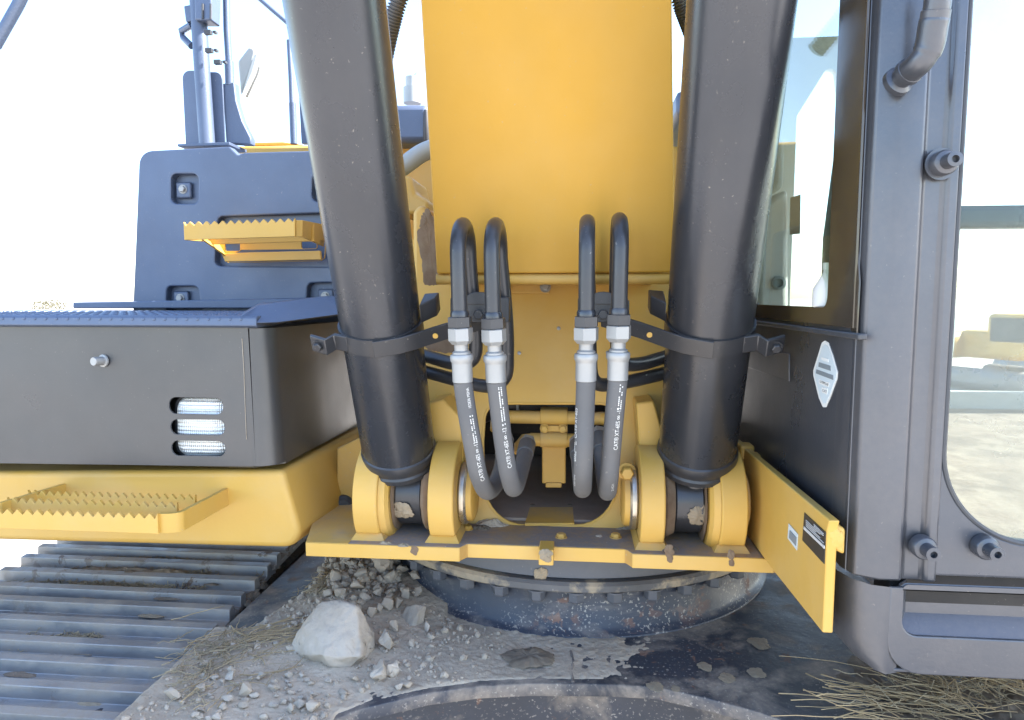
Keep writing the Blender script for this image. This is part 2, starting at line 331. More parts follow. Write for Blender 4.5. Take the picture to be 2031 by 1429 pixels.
# weld seam across the plate
sA, sB = oZ(1132, 1293, ZP), oZ(1136, 1354, ZP)
mb = MB(); mb.tube([sA, sA.lerp(sB, .33) + V((.003, 0, 0)), sA.lerp(sB, .66), sB], .0035, 6); build('weld_seam', mb, 'frame', uc)
for sx, X, nm in ((1, XI, 'l'), (-1, XR, 'r')):
    mb = MB()                                  # track frame: box beam with a sloping inner side
    prof = [(X - sx * .50, .30), (X - sx * .50, .74), (X - sx * .10, .80), (X + sx * .035, .70), (X + sx * .06, .30)]
    mb.prism([V((x, .55, z)) for x, z in prof], (0, 3.0, 0)); build('track_beam', mb, 'frame', uc, bevel=.006)
    mb = MB(); mb.prism([V((X - sx * .06, 1.10, .77)), V((X + sx * .075, 1.10, ZP - .03)), V((X + sx * .085, 2.4, ZP + .006)), V((X - sx * .06, 2.4, .79))], (0, 0, -.02)); build('sloping_plate', mb, 'dark' if 0 else 'frame_dark', uc)
    mb = MB()
    mb.prism([V((X + sx * .030, 1.36, ZP - .035)), V((X + sx * .060, 1.40, ZP - .012)), V((X + sx * .085, 2.2, ZP + .018)), V((X + sx * .055, 2.2, ZP + .006))], (0, 0, -.03))
    build('gusset', mb, 'frame', uc, bevel=.004)
# slew ring
LIPZ = .962
sr = thing('slew_ring', 'big round slew ring with bolt heads and dusty rim beneath the yellow deck', 'slew ring', (RC.x, RC.y, LIPZ))
def ringmesh(name, prof, mat, seg=160):
    mb = MB(); mb.loft([[V((RC.x + r * math.cos(6.283185 * i / seg), RC.y + r * math.sin(6.283185 * i / seg), z)) for i in range(seg)] for z, r in prof], cap=False)
    return build(name, mb, mat, sr, ang=40)
ringmesh('lower_race', [(ZP - .01, .512), (ZP + .003, .508), (ZP + .008, .500), (ZP + .016, .492), (LIPZ - .004, .484), (LIPZ, .47)], 'ring')
ringmesh('rim', [(LIPZ - .001, .47), (LIPZ, .519), (LIPZ + .003, .522), (LIPZ + .015, .522), (LIPZ + .021, .516), (LIPZ + .022, .49)], 'lip')
ringmesh('upper_race', [(LIPZ + .018, .490), (LIPZ + .026, .508), (LIPZ + .030, .506), (1.07, .503), (1.068, .4)], 'ringtop')
bolt = None
for k in range(40):
    a = 6.283185 * k / 40 + .03
    if math.sin(a) > .25: continue
    p = V((RC.x + .503 * math.cos(a), RC.y + .503 * math.sin(a), LIPZ))
    if bolt is None:
        mb = MB(); mb.lathe(p, (0, 0, -1), [(0, .0215), (.003, .0215)], 20); mb.lathe(p - V((0, 0, .003)), (0, 0, -1), [(0, .0170), (.018, .0170), (.022, .0145)], 6)
        bolt = build('bolt', mb, 'ringtop', sr, ang=25); b0 = p
    else:
        c = bolt.copy(); COL.objects.link(c); c.parent = sr; c.location = bolt.location + (p - b0); c.rotation_euler.z = rnd.random() * 2
def splat(name, p, n, r, mat, parent, asp=1.0, h=.25, seed=0, up=(0, 0, 1), **k):
    """an irregular lump of dried mud lying on a surface"""
    n = V(n).normalized(); u = n.cross(V(up))
    u = u.normalized() if u.length > .01 else n.orthogonal().normalized(); v = n.cross(u); mb = MB(); K = 72; rings = []
    for f, hh in ((1.0, -.03), (.97, .12), (.9, .3), (.75, .55), (.55, .8), (.35, .95), (.12, .9)):
        ring = []
        for i in range(K):
            a = 6.283185 * i / K; ca, sa = math.cos(a), math.sin(a)
            q = 1 + .30 * noise.noise(V((ca * 1.1 + seed * 3.1, sa * 1.5, 0))) + .12 * noise.noise(V((ca * 4 + seed, sa * 4, 0))) + .10 * noise.noise(V((ca * 10 + seed, sa * 10, 0))) + .08 * noise.noise(V((ca * 22 + seed, sa * 22, 0)))
            q = 1 + (q - 1) * min(1, f * 1.2); w_ = V((ca * f * 2, sa * f * 2, seed * 5.3))
            ring.append(V(p) + (u * ca + v * sa * asp) * r * f * q + n * (r * h * hh * (1 + .8 * noise.noise(w_) + .6 * noise.noise(w_ * 3) + .3 * noise.noise(w_ * 8))))
        rings.append(ring)
    mb.loft(rings); return build(name, mb, mat, parent, ang=70, **k)
q = oY(1072, 1140, RC.y - .503 - .002); splat('mud_clump', q, (0, -1, 0), .014, 'mud', sr, 1.1, .3, 3)
q = oZ(1048, 1304, ZP + .004); splat('mud_clump', q, (0, 0, 1), .047, 'mud_dark', uc, .75, .16, 5, up=(0, 1, 0))
for i, (a, b_, r) in enumerate(((1500, 1335, .016), (1398, 1322, .013), (1442, 1345, .014), (1505, 1275, .020), (1440, 1180, .02), (1300, 1362, .014), (1340, 1366, .008))):
    splat('mud_clump', oZ(a, b_, ZP + .001), (0, 0, 1), r, 'mud', uc, 1.2, .08, 11 + i, up=(0, 1, 0))

# ------------------------------------------------------------------ crawler tracks: every shoe a part
SH = .192                                      # shoe pitch
prof = [(-.097, .0), (-.093, .013)]
for s in (-.068, .0, .068): prof += [(s - .016, .011), (s - .011, .036), (s + .009, .036), (s + .014, .011)]
prof += [(.090, .013), (.100, .004), (.100, -.006), (.085, -.001)]
def track_path():
    """top run sagging towards the front idler, then round the idler"""
    out = []; sl = (p2.z - p1.z) / (p2.y - p1.y)
    y, z = p2.y + 1.25, p2.z - .034 + .02
    pts = [V((0, p2.y + 1.6, p2.z - .03))] + [V((0, p2.y + .6, p2.z - .02)), V((0, p2.y, p2.z - .034)), V((0, p1.y, p1.z - .034)), V((0, .78, p1.z - .034 - sl * .27 - .012))]
    c = V((0, .72, .44)); r = pts[-1].z - .44
    for k in range(1, 10): a = R(90 + 20 * k); pts.append(c + V((0, math.cos(a) * r, math.sin(a) * r)))
    fine = smooth_path(pts, 30); d = 0; nxt = 0
    for a, b_ in zip(fine, fine[1:]):
        L = (b_ - a).length
        while nxt < d + L: out.append((a.lerp(b_, (nxt - d) / L), (b_ - a).normalized())); nxt += SH
        d += L
    return out
shoe_me = None
for X, sx, lab, mid in ((XI, 1, 'dusty steel crawler track with ridged shoes below the yellow toothed step', -.3), (XR, -1, 'crawler track whose end shows beneath the cab skirt', .3)):
    tr = thing('crawler_track', lab, 'track', (X - sx * .3, 1.6, .45), 'crawler tracks of the machine')
    for p, tg in track_path():
        if sx < 0 and p.y > 1.7: continue
        up = V((0, -tg.z, tg.y)) * -1
        if shoe_me is None:
            mb = MB(); mb.prism([V((-.36, s, h)) for s, h in prof], (.66, 0, 0))
            o = build('track_shoe', mb, 'steel', None, bevel=.0016, seg=2); shoe_me = o.data; first = o; base_c = o.location.copy()
            md = o.modifiers[0]
        else:
            o = first.copy(); COL.objects.link(o)
        xa = V((1, 0, 0)); ya = tg; za = xa.cross(ya)
        if za.z < 0 and p.z > .6: ya = -ya; za = -za
        if p.z <= .6: ya = -tg; za = xa.cross(ya)
        mt = Matrix(((xa.x, ya.x, za.x, 0), (xa.y, ya.y, za.y, 0), (xa.z, ya.z, za.z, 0), (0, 0, 0, 1)))
        jig = V((rnd.uniform(-.003, .003), 0, rnd.uniform(-.002, .002)))
        c = V((X - sx * .30 + (0 if sx > 0 else .06), p.y, p.z)) + mt.to_3x3() @ base_c + jig
        o.parent = tr; o.location = c - WL[tr.name]; o.rotation_euler = mt.to_euler()
    mb = MB(); pth = [V((X - sx * .30, p.y, p.z - .05)) for p, tg in track_path() if p.y < 3.0 and p.z > .6]
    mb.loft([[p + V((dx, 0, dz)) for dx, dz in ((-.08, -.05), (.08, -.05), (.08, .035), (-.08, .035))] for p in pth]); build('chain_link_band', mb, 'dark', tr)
    mb = MB(); mb.lathe((X - sx * .36, .72, .44), (1, 0, 0), [(0, .28), (.01, .32), (.11, .32), (.12, .28)], 48); build('idler_wheel', mb, 'steel', tr)

    if sx > 0:
        for i, (a, b_, r) in enumerate(((165, 1292, .05), (110, 1290, .035), (40, 1338, .035), (300, 1222, .03), (60, 1226, .025), (170, 1190, .03), (330, 1186, .04), (250, 1330, .03), (420, 1160, .02), (180, 1395, .03), (260, 1134, .06), (330, 1136, .05), (200, 1132, .05))):
            p = oZ(a, b_, p1.z - .02); tt = (p.y - p1.y) / (p2.y - p1.y); p = oZ(a, b_, p1.z + (p2.z - p1.z) * tt - .024); splat('mud_clump', p, (0, 0, 1), r, 'mud' if i % 2 else 'soil', tr, .32, .10, 120 + i, up=(0, 1, 0))
        for i in range(26):
            f = i / 25 + rnd.uniform(-.02, .02); p = p1.lerp(p2, f) + V((rnd.uniform(-.02, .012), 0, -.028)); splat('mud_clump', p, (.5, 0, 1), rnd.uniform(.008, .018), 'soil', tr, 1.2, .7, 150 + i)

# ------------------------------------------------------------------ dirt, stones, straw on the undercarriage
def arcY(x):
    if x < arc[0].x: return .62
    for a, b_ in zip(arc, arc[1:]):
        if a.x <= x <= b_.x: return a.y + (b_.y - a.y) * (x - a.x) / (b_.x - a.x)
    return 9
def dirt_h(x, y):
    n = nz(x, y, 1, 6) * .5 + nz(x, y, 2, 15) * .3 + nz(x, y, 3, 40) * .15
    h = .004 + .009 * n
    h += .06 * math.exp(-((x + .46) ** 2 / .016 + (y - 1.82) ** 2 / .05)) + .035 * math.exp(-((x + .42) ** 2 / .02 + (y - 1.5) ** 2 / .03))
    h -= max(0, (x - .13 + .08 * nz(x, y, 5, 7) + .04 * nz(x, y, 8, 22)) * .10)
    h *= .35 + .65 * min(1, max(0, (-.02 - x) / .22)); h = h + .0028 * (nz(x, y, 12, 18) + nz(x, y, 13, 45)) * (.6 if x > -.1 else 0)
    if y > 1.30: h -= max(0, (-.565 + .035 * nz(x, y, 6, 7) + .25 * max(0, 1.42 - y) * -1 - x)) * min(1, (y - 1.30) / .1) * 2.2
    h -= max(0, (arcY(x) + .018 - y)) * 1.5
    h -= max(0, (XI + .015 - x)) * 1.2
    d = math.hypot(x - RC.x, y - RC.y)
    return h + (.010 * max(0, 1 - (d - .5) / .06) if x < -.22 else 0)
d = MB(); nx, ny = 280, 300; X0, X1, Y0, Y1 = XI - .02, .34, .60, 2.1
vs = [[d.bm.verts.new((X0 + (X1 - X0) * i / nx, Y0 + (Y1 - Y0) * j / ny, 0)) for i in range(nx + 1)] for j in range(ny + 1)]
for row in vs:
    for v_ in row: v_.co.z = ZP + dirt_h(v_.co.x, v_.co.y) + .0018 * nz(v_.co.x, v_.co.y, 9, 110)
for j in range(ny):
    for i in range(nx):
        q4 = (vs[j][i], vs[j][i + 1], vs[j + 1][i + 1], vs[j + 1][i])
        if max(a.co.z for a in q4) > ZP - .004: d.bm.faces.new(q4)
bmesh.ops.delete(d.bm, geom=[v_ for v_ in d.bm.verts if not v_.link_faces], context='VERTS')
tag(build('dirt', d, 'dirt', ang=180), 'grey powdery dirt lying over the undercarriage plate around the stones', kind='stuff')

def rock_mesh(seed, sx, sy, sz, sub=2, rough=.06, npts=16):
    rr = random.Random(seed); bm = bmesh.new()
    for i in range(npts):
        v_ = V((rr.gauss(0, 1), rr.gauss(0, 1), rr.gauss(0, 1))).normalized(); bm.verts.new(v_ * rr.uniform(.85, 1.1))
    bmesh.ops.convex_hull(bm, input=bm.verts)
    bmesh.ops.delete(bm, geom=[v_ for v_ in bm.verts if not v_.link_faces], context='VERTS')
    bmesh.ops.bevel(bm, geom=list(bm.edges), offset=.045, segments=1, affect='EDGES', profile=.5)
    bmesh.ops.triangulate(bm, faces=bm.faces)
    bmesh.ops.subdivide_edges(bm, edges=bm.edges, cuts=sub, use_grid_fill=True)
    bm.normal_update()
    for v_ in bm.verts:
        n = noise.noise(v_.co * 1.7 + V((seed, 0, 0))) * 1.3 + noise.noise(v_.co * 4.5 + V((0, seed, 0))) * .8 + noise.noise(v_.co * 11) * .35
        v_.co += v_.normal * n * rough * 1.7
        v_.co = V((v_.co.x * sx, v_.co.y * sy, v_.co.z * sz))
    me = bpy.data.meshes.new('stone'); bm.to_mesh(me); bm.free(); return me
def heap_label(a, b_, c):
    size = 'bigger' if c > 25 else 'small'
    where = 'high in the heap under the deck edge' if b_ < 1145 else 'in the heap close against the slew ring' if a > 770 else 'at the heap edge nearest the track' if a < 692 else 'in the middle of the heap behind the largest rock'
    return size + ' grey dusty rock ' + where
def stone_label(a, b_, c, m_):
    size = 'bigger' if c > 26 else 'medium' if c > 17 else 'tiny'
    where = 'close beside the track shoes' if a < 400 else 'on the dirt among the straw' if a < 530 else 'on bare dirt in front of the largest rock' if a < 740 else 'near the curved plate edge'
    return size + (' pale' if m_ else ' grey') + ' loose stone ' + where
def put_rock(name, px, py, wpx, hpx, seed, mat, label, group=None, sink=.2, sub=1, rough=.06, npts=16):
    base = oZ(px, py + hpx * .5, ZP + .006); base = V((base.x, base.y, ZP + max(.0, dirt_h(base.x, base.y))))
    k = base.y / 1350; rx, rz = wpx * k / 2 * 1.12, hpx * k / 2 * 1.12
    me = rock_mesh(seed, rx, (rx + rz) / 2 * .95, rz, sub, rough, npts)
    me.transform(Matrix.Translation(base + V((0, (rx + rz) / 2 * .6, rz * (1 - sink) )))); o = link(name, me, M[mat], ang=55)
    return tag(o, label, 'stone', group)
def outline_rock(name, pix, Y, front, depth, seed, mat, label, rough=.0022):
    """a rock from the corners of its outline (mid-depth) and a few corners nearer the viewer and behind"""
    rr = random.Random(seed); bm = bmesh.new(); k = Y / 1350
    for a, b_ in pix: bm.verts.new(oY(a, b_, Y + rr.uniform(-.2, .2) * depth))
    for a, b_, d_ in front: bm.verts.new(oY(a, b_, Y - d_ * depth))
    cx = sum(p[0] for p in pix) / len(pix); cy = sum(p[1] for p in pix) / len(pix)
    for a, b_ in pix: bm.verts.new(oY(cx + (a - cx) * .7, cy + (b_ - cy) * .7, Y + .8 * depth))
    bmesh.ops.convex_hull(bm, input=bm.verts)
    bmesh.ops.delete(bm, geom=[v_ for v_ in bm.verts if not v_.link_faces], context='VERTS')
    bmesh.ops.dissolve_limit(bm, angle_limit=R(6), verts=bm.verts, edges=bm.edges)
    bmesh.ops.bevel(bm, geom=list(bm.edges), offset=.0025, segments=2, affect='EDGES', profile=.6)
    bmesh.ops.triangulate(bm, faces=bm.faces)
    for _ in range(6):
        es = [e for e in bm.edges if e.calc_length() > .009]
        if not es: break
        bmesh.ops.subdivide_edges(bm, edges=es, cuts=1); bmesh.ops.triangulate(bm, faces=[f for f in bm.faces if len(f.verts) > 3])
    bm.normal_update()
    for v_ in bm.verts:
        q_ = v_.co + V((seed, 0, 0)); n = noise.noise(q_ * 14) * 1.6 + noise.noise(q_ * 45) * .9 + noise.noise(q_ * 120) * .45
        n += -.9 * max(0, noise.noise(q_ * 22 + V((0, 7, 0))) - .25) * 3
        v_.co += v_.normal * n * rough
    me = bpy.data.meshes.new('stone'); bm.to_mesh(me); bm.free()
    return tag(link(name, me, M[mat], ang=50), label, 'stone')
outline_rock('boulder', [(572, 1292), (600, 1238), (634, 1200), (668, 1190), (706, 1204), (744, 1256), (744, 1306), (722, 1336), (655, 1340), (606, 1322)], 1.232,
             [(614, 1236, .30), (704, 1232, .30), (640, 1302, .95), (716, 1304, .75), (680, 1338, .6), (600, 1300, .6)], .085, 21, 'rock', 'largest pale limestone rock lying on the dirt beside the slew ring', .0042)
outline_rock('rock', [(790, 1238), (806, 1204), (822, 1199), (845, 1201), (842, 1236), (836, 1268), (824, 1272), (800, 1252)], 1.36, [(815, 1240, .8), (826, 1255, .7), (830, 1215, .6)], .04, 8, 'rock', 'pale angular rock leaning against the foot of the slew ring')
put_rock('rock', 753, 1154, 48, 50, 9, 'rock2', 'upright grey rock under the yellow deck edge at the top of the rubble', None, .1, 3, .07, 13)
put_rock('rock', 746, 1330, 36, 46, 15, 'rock', 'brownish pale rock touching the near corner of the largest rock', None, .15, 2, .06, 13)
put_rock('rock', 762, 1272, 34, 42, 16, 'rock', 'wedge shaped pale rock between the largest rock and the leaning rock', None, .15, 2, .06, 13)
put_rock('rock', 776, 1328, 31, 31, 17, 'rock', 'rounded pale rock on the bare dirt right next to the brownish rock', None, .15, 2, .06, 13)
rest = [(773, 1174, 27, 29), (796, 1162, 27, 21), (716, 1169, 29, 27), (707, 1190, 31, 26), (767, 1213, 29, 31), (790, 1210, 21, 23), (804, 1194, 27, 27), (737, 1226, 23, 23), (778, 1247, 21, 28),
        (725, 1206, 25, 19), (663, 1171, 33, 30), (650, 1197, 25, 17), (675, 1199, 31, 21), (700, 1222, 31, 29), (693, 1121, 17, 16), (721, 1116, 21, 18), (716, 1134, 23, 19),
        (739, 1132, 21, 21), (768, 1130, 20, 16), (682, 1145, 20, 18), (748, 1194, 20, 16), (820, 1190, 16, 14), (690, 1180, 18, 15), (780, 1190, 15, 13)]
for i, (a, b_, c, e) in enumerate(rest):
    put_rock('rock', a, b_, c, e, 100 + i, 'rock2', heap_label(a, b_, c), 'rocks heaped beside the slew ring', .1, 1, .07, 12)
rest = [(804, 1354, 25, 14), (790, 1358, 23, 14), (592, 1395, 25, 21), (616, 1401, 33, 23), (573, 1406, 28, 22), (845, 1247, 15, 19), (336, 1376, 36, 31), (395, 1364, 25, 21), (452, 1342, 31, 19),
        (484, 1372, 36, 31), (447, 1386, 25, 20), (541, 1362, 25, 18), (480, 1399, 25, 15), (440, 1403, 21, 15), (538, 1396, 19, 14), (558, 1389, 20, 14), (430, 1422, 25, 14), (386, 1417, 21, 15),
        (510, 1345, 18, 12), (520, 1420, 22, 14), (650, 1350, 18, 12), (575, 1372, 15, 11), (470, 1355, 14, 11), (680, 1380, 16, 10), (700, 1345, 22, 14)]
for i, (a, b_, c, e) in enumerate(rest):
    put_rock('small_stone', a, b_, c, e, 200 + i, 'rock' if i % 3 else 'rock2', stone_label(a, b_, c, i % 3), 'small stones on the dirt', .12, 1, .06, 11)
rr = random.Random(77)
for i in range(46):
    while True:
        a, b_ = rr.gauss(745, 48), rr.gauss(1178, 36)
        if 630 < a < 845 and 1112 < b_ < 1262 and not (575 < a < 745 and b_ > 1195) and not (790 < a < 845 and b_ > 1196): break
    c = rr.uniform(13, 25); put_rock('rock', a, b_, c, c * rr.uniform(.7, 1.0), 300 + i, 'rock2', heap_label(a, b_, c), 'rocks heaped beside the slew ring', rr.uniform(0, .3) - .25, 1, .07, 14)
for i in range(34):
    a, b_ = rr.uniform(300, 640), rr.uniform(1335, 1425)
    if a < 300 + (1429 - b_) * .75: continue
    c = rr.uniform(9, 20); put_rock('small_stone', a, b_, c, c * rr.uniform(.55, .85), 400 + i, 'rock' if i % 3 else 'rock2', stone_label(a, b_, c, i % 3), 'small stones on the dirt', .2, 1, .06, 14)
ico = bmesh.new(); bmesh.ops.create_icosphere(ico, subdivisions=1, radius=1); icv = [v_.co.copy() for v_ in ico.verts]; icf = [[v_.index for v_ in f.verts] for f in ico.faces]; ico.free()
rr = random.Random(3); gv, gf = [], []
for i in range(6500):
    x = rr.uniform(XI + .03, -.05); y = rr.uniform(.93, 1.95)
    if i % 4 == 1: x, y = rr.gauss(-.42, .07), rr.gauss(1.6, .15)
    if rr.random() > .3 + .7 * (nz(x, y, 7, 5) > -.05): continue
    h = dirt_h(x, y)
    if h < .002 or math.hypot(x - RC.x, y - RC.y) < .52: continue
    s = .0014 + .0035 * rr.random() ** 2 if i % 3 else .0025 + .008 * rr.random() ** 3
    if i % 8 == 1 and y > 1.45 and x < -.3: s = .005 + .009 * rr.random() ** 2
    rot = Matrix.Rotation(rr.random() * 6, 3, V((rr.random(), rr.random(), 1)).normalized()); k0 = len(gv); c = V((x, y, ZP + h + s * .3)); sx_, sz_ = rr.uniform(.7, 1.4), rr.uniform(.55, 1)
    for q in icv:
        q = rot @ V((q.x * sx_, q.y, q.z * sz_)) * (s * rr.uniform(.72, 1.12)); gv.append(c + q)
    gf += [[k0 + a for a in f] for f in icf]
me = bpy.data.meshes.new('gravel'); me.from_pydata(gv, [], gf)
tag(link('gravel', me, M['rock2'], ang=25), 'grey grit and crumbs strewn over the dirt', kind='stuff')
e = MB(); nx2, ny2 = 120, 80; ex0, ey0 = oZ(1640, 1429, ZP).x, .98
vs = [[e.bm.verts.new((ex0 + .42 * i / nx2, ey0 + .42 * j / ny2, 0)) for i in range(nx2 + 1)] for j in range(ny2 + 1)]
for row in vs:
    for v_ in row:
        x, y = v_.co.x, v_.co.y; n = nz(x, y, 31, 9) * .5 + nz(x, y, 32, 25) * .35 + nz(x, y, 33, 70) * .2
        v_.co.z = ZP - .002 + .022 * n - max(0, ex0 + .12 - x) * .12 - max(0, y - 1.28) * .2 + .006
for j in range(ny2):
    for i in range(nx2):
        q4 = (vs[j][i], vs[j][i + 1], vs[j + 1][i + 1], vs[j + 1][i])
        if max(a.co.z for a in q4) > ZP - .003: e.bm.faces.new(q4)
bmesh.ops.delete(e.bm, geom=[v_ for v_ in e.bm.verts if not v_.link_faces], context='VERTS')
tag(build('soil_litter', e, 'soil', ang=180), 'brown soil crumbs under the straw beneath the cab skirt', kind='stuff')
def straw(name, mat, spots, label, seed):
    """many thin bent stalks lying about: spots = (fn giving a point, count, length, spread)"""
    rr = random.Random(seed); mb = MB()
    for fn, n, L, ang0, dang, lift in spots:
        for i in range(n):
            p = fn(rr); a = ang0 + rr.gauss(0, dang); l = L * rr.uniform(.35, 1.1); wd = rr.uniform(.0005, .0013)
            dr = V((math.cos(a), math.sin(a), 0)); bend = rr.gauss(0, .35); pts = []
            for k in range(6):
                u = k / 5 - .5; b2 = dr * (l * u) + V((-dr.y, dr.x, 0)) * (bend * l * u * u)
                pts.append(p + b2 + V((0, 0, .002 + abs(rr.gauss(0, lift)) * (k + 1) / 6)))
            mb.tube(pts, [wd, wd, wd, wd, wd * .8, wd * .4], 5)
    return tag(build(name, mb, mat, ang=180), label, kind='stuff')
def on_dirt(cx, cy, sx, sy):
    def f(r):
        p = oZ(r.gauss(cx, sx), r.gauss(cy, sy), ZP + .004); return V((p.x, p.y, ZP + .003 + max(0, dirt_h(p.x, p.y))))
    return f
def on_track(cx, cy, sx, sy):
    def f(r):
        p = oZ(r.gauss(cx, sx), r.gauss(cy, sy), p2.z - .01); t = min(1, max(0, (p.y - p1.y) / (p2.y - p1.y))); return V((min(p.x, XI - .01), p.y, p1.z + (p2.z - p1.z) * t - .018))
    return f
def on_plate(cx, cy, sx, sy):
    def f(r): p = oZ(r.gauss(cx, sx), r.gauss(cy, sy), ZP + .006); return V((p.x, p.y, ZP + .004 + r.random() * .03))
    return f
straw('straw', 'straw', [(on_dirt(470, 1300, 60, 26), 12, .10, .6, .7, .004), (on_dirt(420, 1340, 30, 30), 10, .07, .9, .6, .005), (on_dirt(640, 1170, 20, 10), 26, .06, 1.0, .9, .006), (on_dirt(560, 1265, 50, 12), 40, .12, .5, .4, .004)],
      'pale dry straw stalks scattered on the dirt beside the crawler track', 5)
straw('straw', 'straw_grey', [(on_dirt(450, 1300, 60, 24), 45, .09, .6, .8, .006), (on_dirt(400, 1345, 36, 30), 45, .06, .9, .8, .006), (on_dirt(640, 1185, 24, 12), 30, .05, .9, .9, .006)], 'thin grey-brown stalks lying flat on the dirt beside the crawler track', 15)
straw('straw', 'straw_grey', [(on_track(260, 1133, 80, 8), 1300, .04, .1, .9, .006), (on_track(350, 1102, 60, 4), 300, .035, .1, .8, .005), (on_track(150, 1222, 22, 6), 130, .026, .3, 1.2, .005), (on_track(60, 1228, 20, 5), 110, .03, .3, 1.2, .006)],
      'matted dry grass caught between the ridges of the track shoes', 6)
straw('straw', 'straw', [(on_plate(1850, 1385, 110, 26), 44, .17, -.6, .6, .006), (on_plate(1960, 1360, 60, 22), 28, .14, 1.9, .6, .012), (on_plate(1740, 1410, 70, 18), 30, .22, -.12, .2, .004)],
      'tangled dry straw on the undercarriage beneath the cab skirt', 8)
straw('straw', 'straw_grey', [(on_plate(1880, 1395, 100, 28), 130, .06, -.5, 1.4, .006)], 'grey weathered straw under the pale straw beneath the cab', 9)
# ================================================================== SWING FRAME (yellow)
YD = 1.245                                     # front edge of the deck
ZD = oY(800, 1082, YD).z                       # top of the deck
ZB = oY(800, 1110, YD).z
sf = thing('swing_frame', 'yellow main frame with dusty deck, pin lugs and framed opening above the slew ring', 'swing frame', (0, 1.5, ZD))
def dxy(a, b_): p = oZ(a, b_, ZD); return (p.x, p.y)
xl, xr = oY(607, 1082, YD).x, oY(1531, 1118, YD - .03).x
x1, x2 = oY(912, 1082, YD).x, oY(1254, 1095, YD).x
yl, ym = YD, YD + .022
xm = oY(690, 1082, YD).x
plate('deck_wing', [(xl, yl), (xm, yl), (xm, 2.35), (-.55, 2.35), (-.55, 1.55)], [], ZD - ZB, 'yellow_dusty', sf, (0, 0, (ZD + ZB) / 2), (1, 0, 0), (0, 1, 0), .0005)
out = round_poly([(xm, yl), (x1, yl), (x1 + .012, ym), (x2 - .012, ym), (x2, yl), (xr + .02, yl), (xr + .02, 2.35), (xm, 2.35)], [.0, .002, .012, .012, .002, 0, 0, 0])
plate('deck', out, [], ZD - ZB, 'deck', sf, (0, 0, (ZD + ZB) / 2), (1, 0, 0), (0, 1, 0), .002)
# painted front edge of the deck: three bright strips standing 2 mm proud
for a, b_, y in ((xl, x1, yl), (x1 + .012, x2 - .012, ym), (x2, xr + .012, yl)):
    mb = MB(); mb.prism([V((a, y - .0025, ZD - .0008)), V((b_, y - .0025, ZD - .0008)), V((b_, y - .0025, ZB + .0004)), V((a, y - .0025, ZB + .0004))], (0, .004, 0)); build('deck_edge', mb, 'yellow', sf, bevel=.001)
mb = MB(); a = oY(1069, 1086, YD); b_ = oY(1098, 1118, YD); mb.prism([V((a.x, YD - .012, a.z)), V((b_.x, YD - .012, a.z)), V((b_.x, YD - .012, b_.z)), V((a.x, YD - .012, b_.z))], (0, .05, 0))
build('grease_block', mb, 'yellow', sf, bevel=.002)
splat('mud_clump', oY(1083, 1101, YD - .0135), (0, -1, 0), .0125, 'mud', sf, 1.05, .25, 31)
# vertical plate with the framed opening, leaning back
bl, tl = oY(1100, 1034, 1.385), oY(1100, 560, 1.50)
vv = (V((0, tl.y, tl.z)) - V((0, bl.y, bl.z))); vlen = vv.length; vn = vv.normalized()
o0 = V((0, bl.y, bl.z))
def on_web(px, py):
    """pixel -> 2-D point on the leaning plate"""
    n = V((0, vn.z, -vn.y)); d = ray(px, py); t = (o0 - CAM).dot(n) / d.dot(n); p = CAM + d * t; return (p.x, (p - o0).dot(vn))
hole = round_poly([on_web(*q) for q in ((962, 800), (1222, 800), (1226, 880), (1222, 1044), (962, 1044), (957, 880))], [.035, .035, .04, .118, .118, .04], 8)
outer = [(-.36, -.06), (.345, -.06), (.345, vlen + .10), (-.36, vlen + .10)]
nrm = V((1, 0, 0)).cross(vn)
plate('front_web', outer, [hole], .016, 'yellow', sf, o0 - nrm * .008, (1, 0, 0), vn, .002)
# lip round the opening's top
mb = MB(); mb.tube([o0 + V((a, 0, 0)) + vn * b_ - nrm * .002 for a, b_ in hole] + [o0 + V((hole[0].x, 0, 0)) + vn * hole[0].y - nrm * .002], .0035, 8); build('opening_lip', mb, 'yellow', sf)
# bolted cross strip under the boom, bolts and rivets
s = MB(); pts = [on_web(*q) for q in ((905, 563), (1090, 563), (1090, 583), (905, 583))]; s.prism([o0 + V((a, 0, 0)) + vn * b_ + nrm * .008 for a, b_ in pts], -nrm * .008); build('cover_strip', s, 'yellow', sf, bevel=.001)
for px_, py_, r in ((1004, 572, .008), (1082, 572, .009)):
    a, b_ = on_web(px_, py_); mb = MB(); mb.hexbolt(o0 + V((a, 0, 0)) + vn * b_ + nrm * .008, nrm, r, .008); build('strip_bolt', mb, 'zinc', sf, ang=25)
for px_, py_ in ((1108, 652), (1030, 701), (1205, 700)):
    a, b_ = on_web(px_, py_); mb = MB(); mb.lathe(o0 + V((a, 0, 0)) + vn * b_, nrm, [(0, .004), (.003, .004), (.004, .002)], 12); build('rivet', mb, 'zinc', sf)
# ribs flanking the opening
for pix in (((842, 870), (846, 800), (878, 792), (915, 830), (920, 930), (905, 960), (870, 960)), ((1262, 800), (1297, 795), (1318, 870), (1322, 960), (1285, 960), (1268, 900))):
    mb = MB(); mb.prism([oY(a, b_, 1.355) for a, b_ in pix], (0, .10, 0)); build('rib', mb, 'yellow', sf, bevel=.004)
# floor and walls behind the opening
mb = MB(); mb.box((.02, 1.70, ZD + .004), (.66, .585, .006)); build('inner_floor', mb, 'floorplate', sf)
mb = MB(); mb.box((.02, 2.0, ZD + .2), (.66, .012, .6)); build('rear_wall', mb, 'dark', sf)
mb = MB(); mb.box((.02, 1.79, ZD + .36), (.66, .44, .012)); build('inner_roof', mb, 'dark', sf)
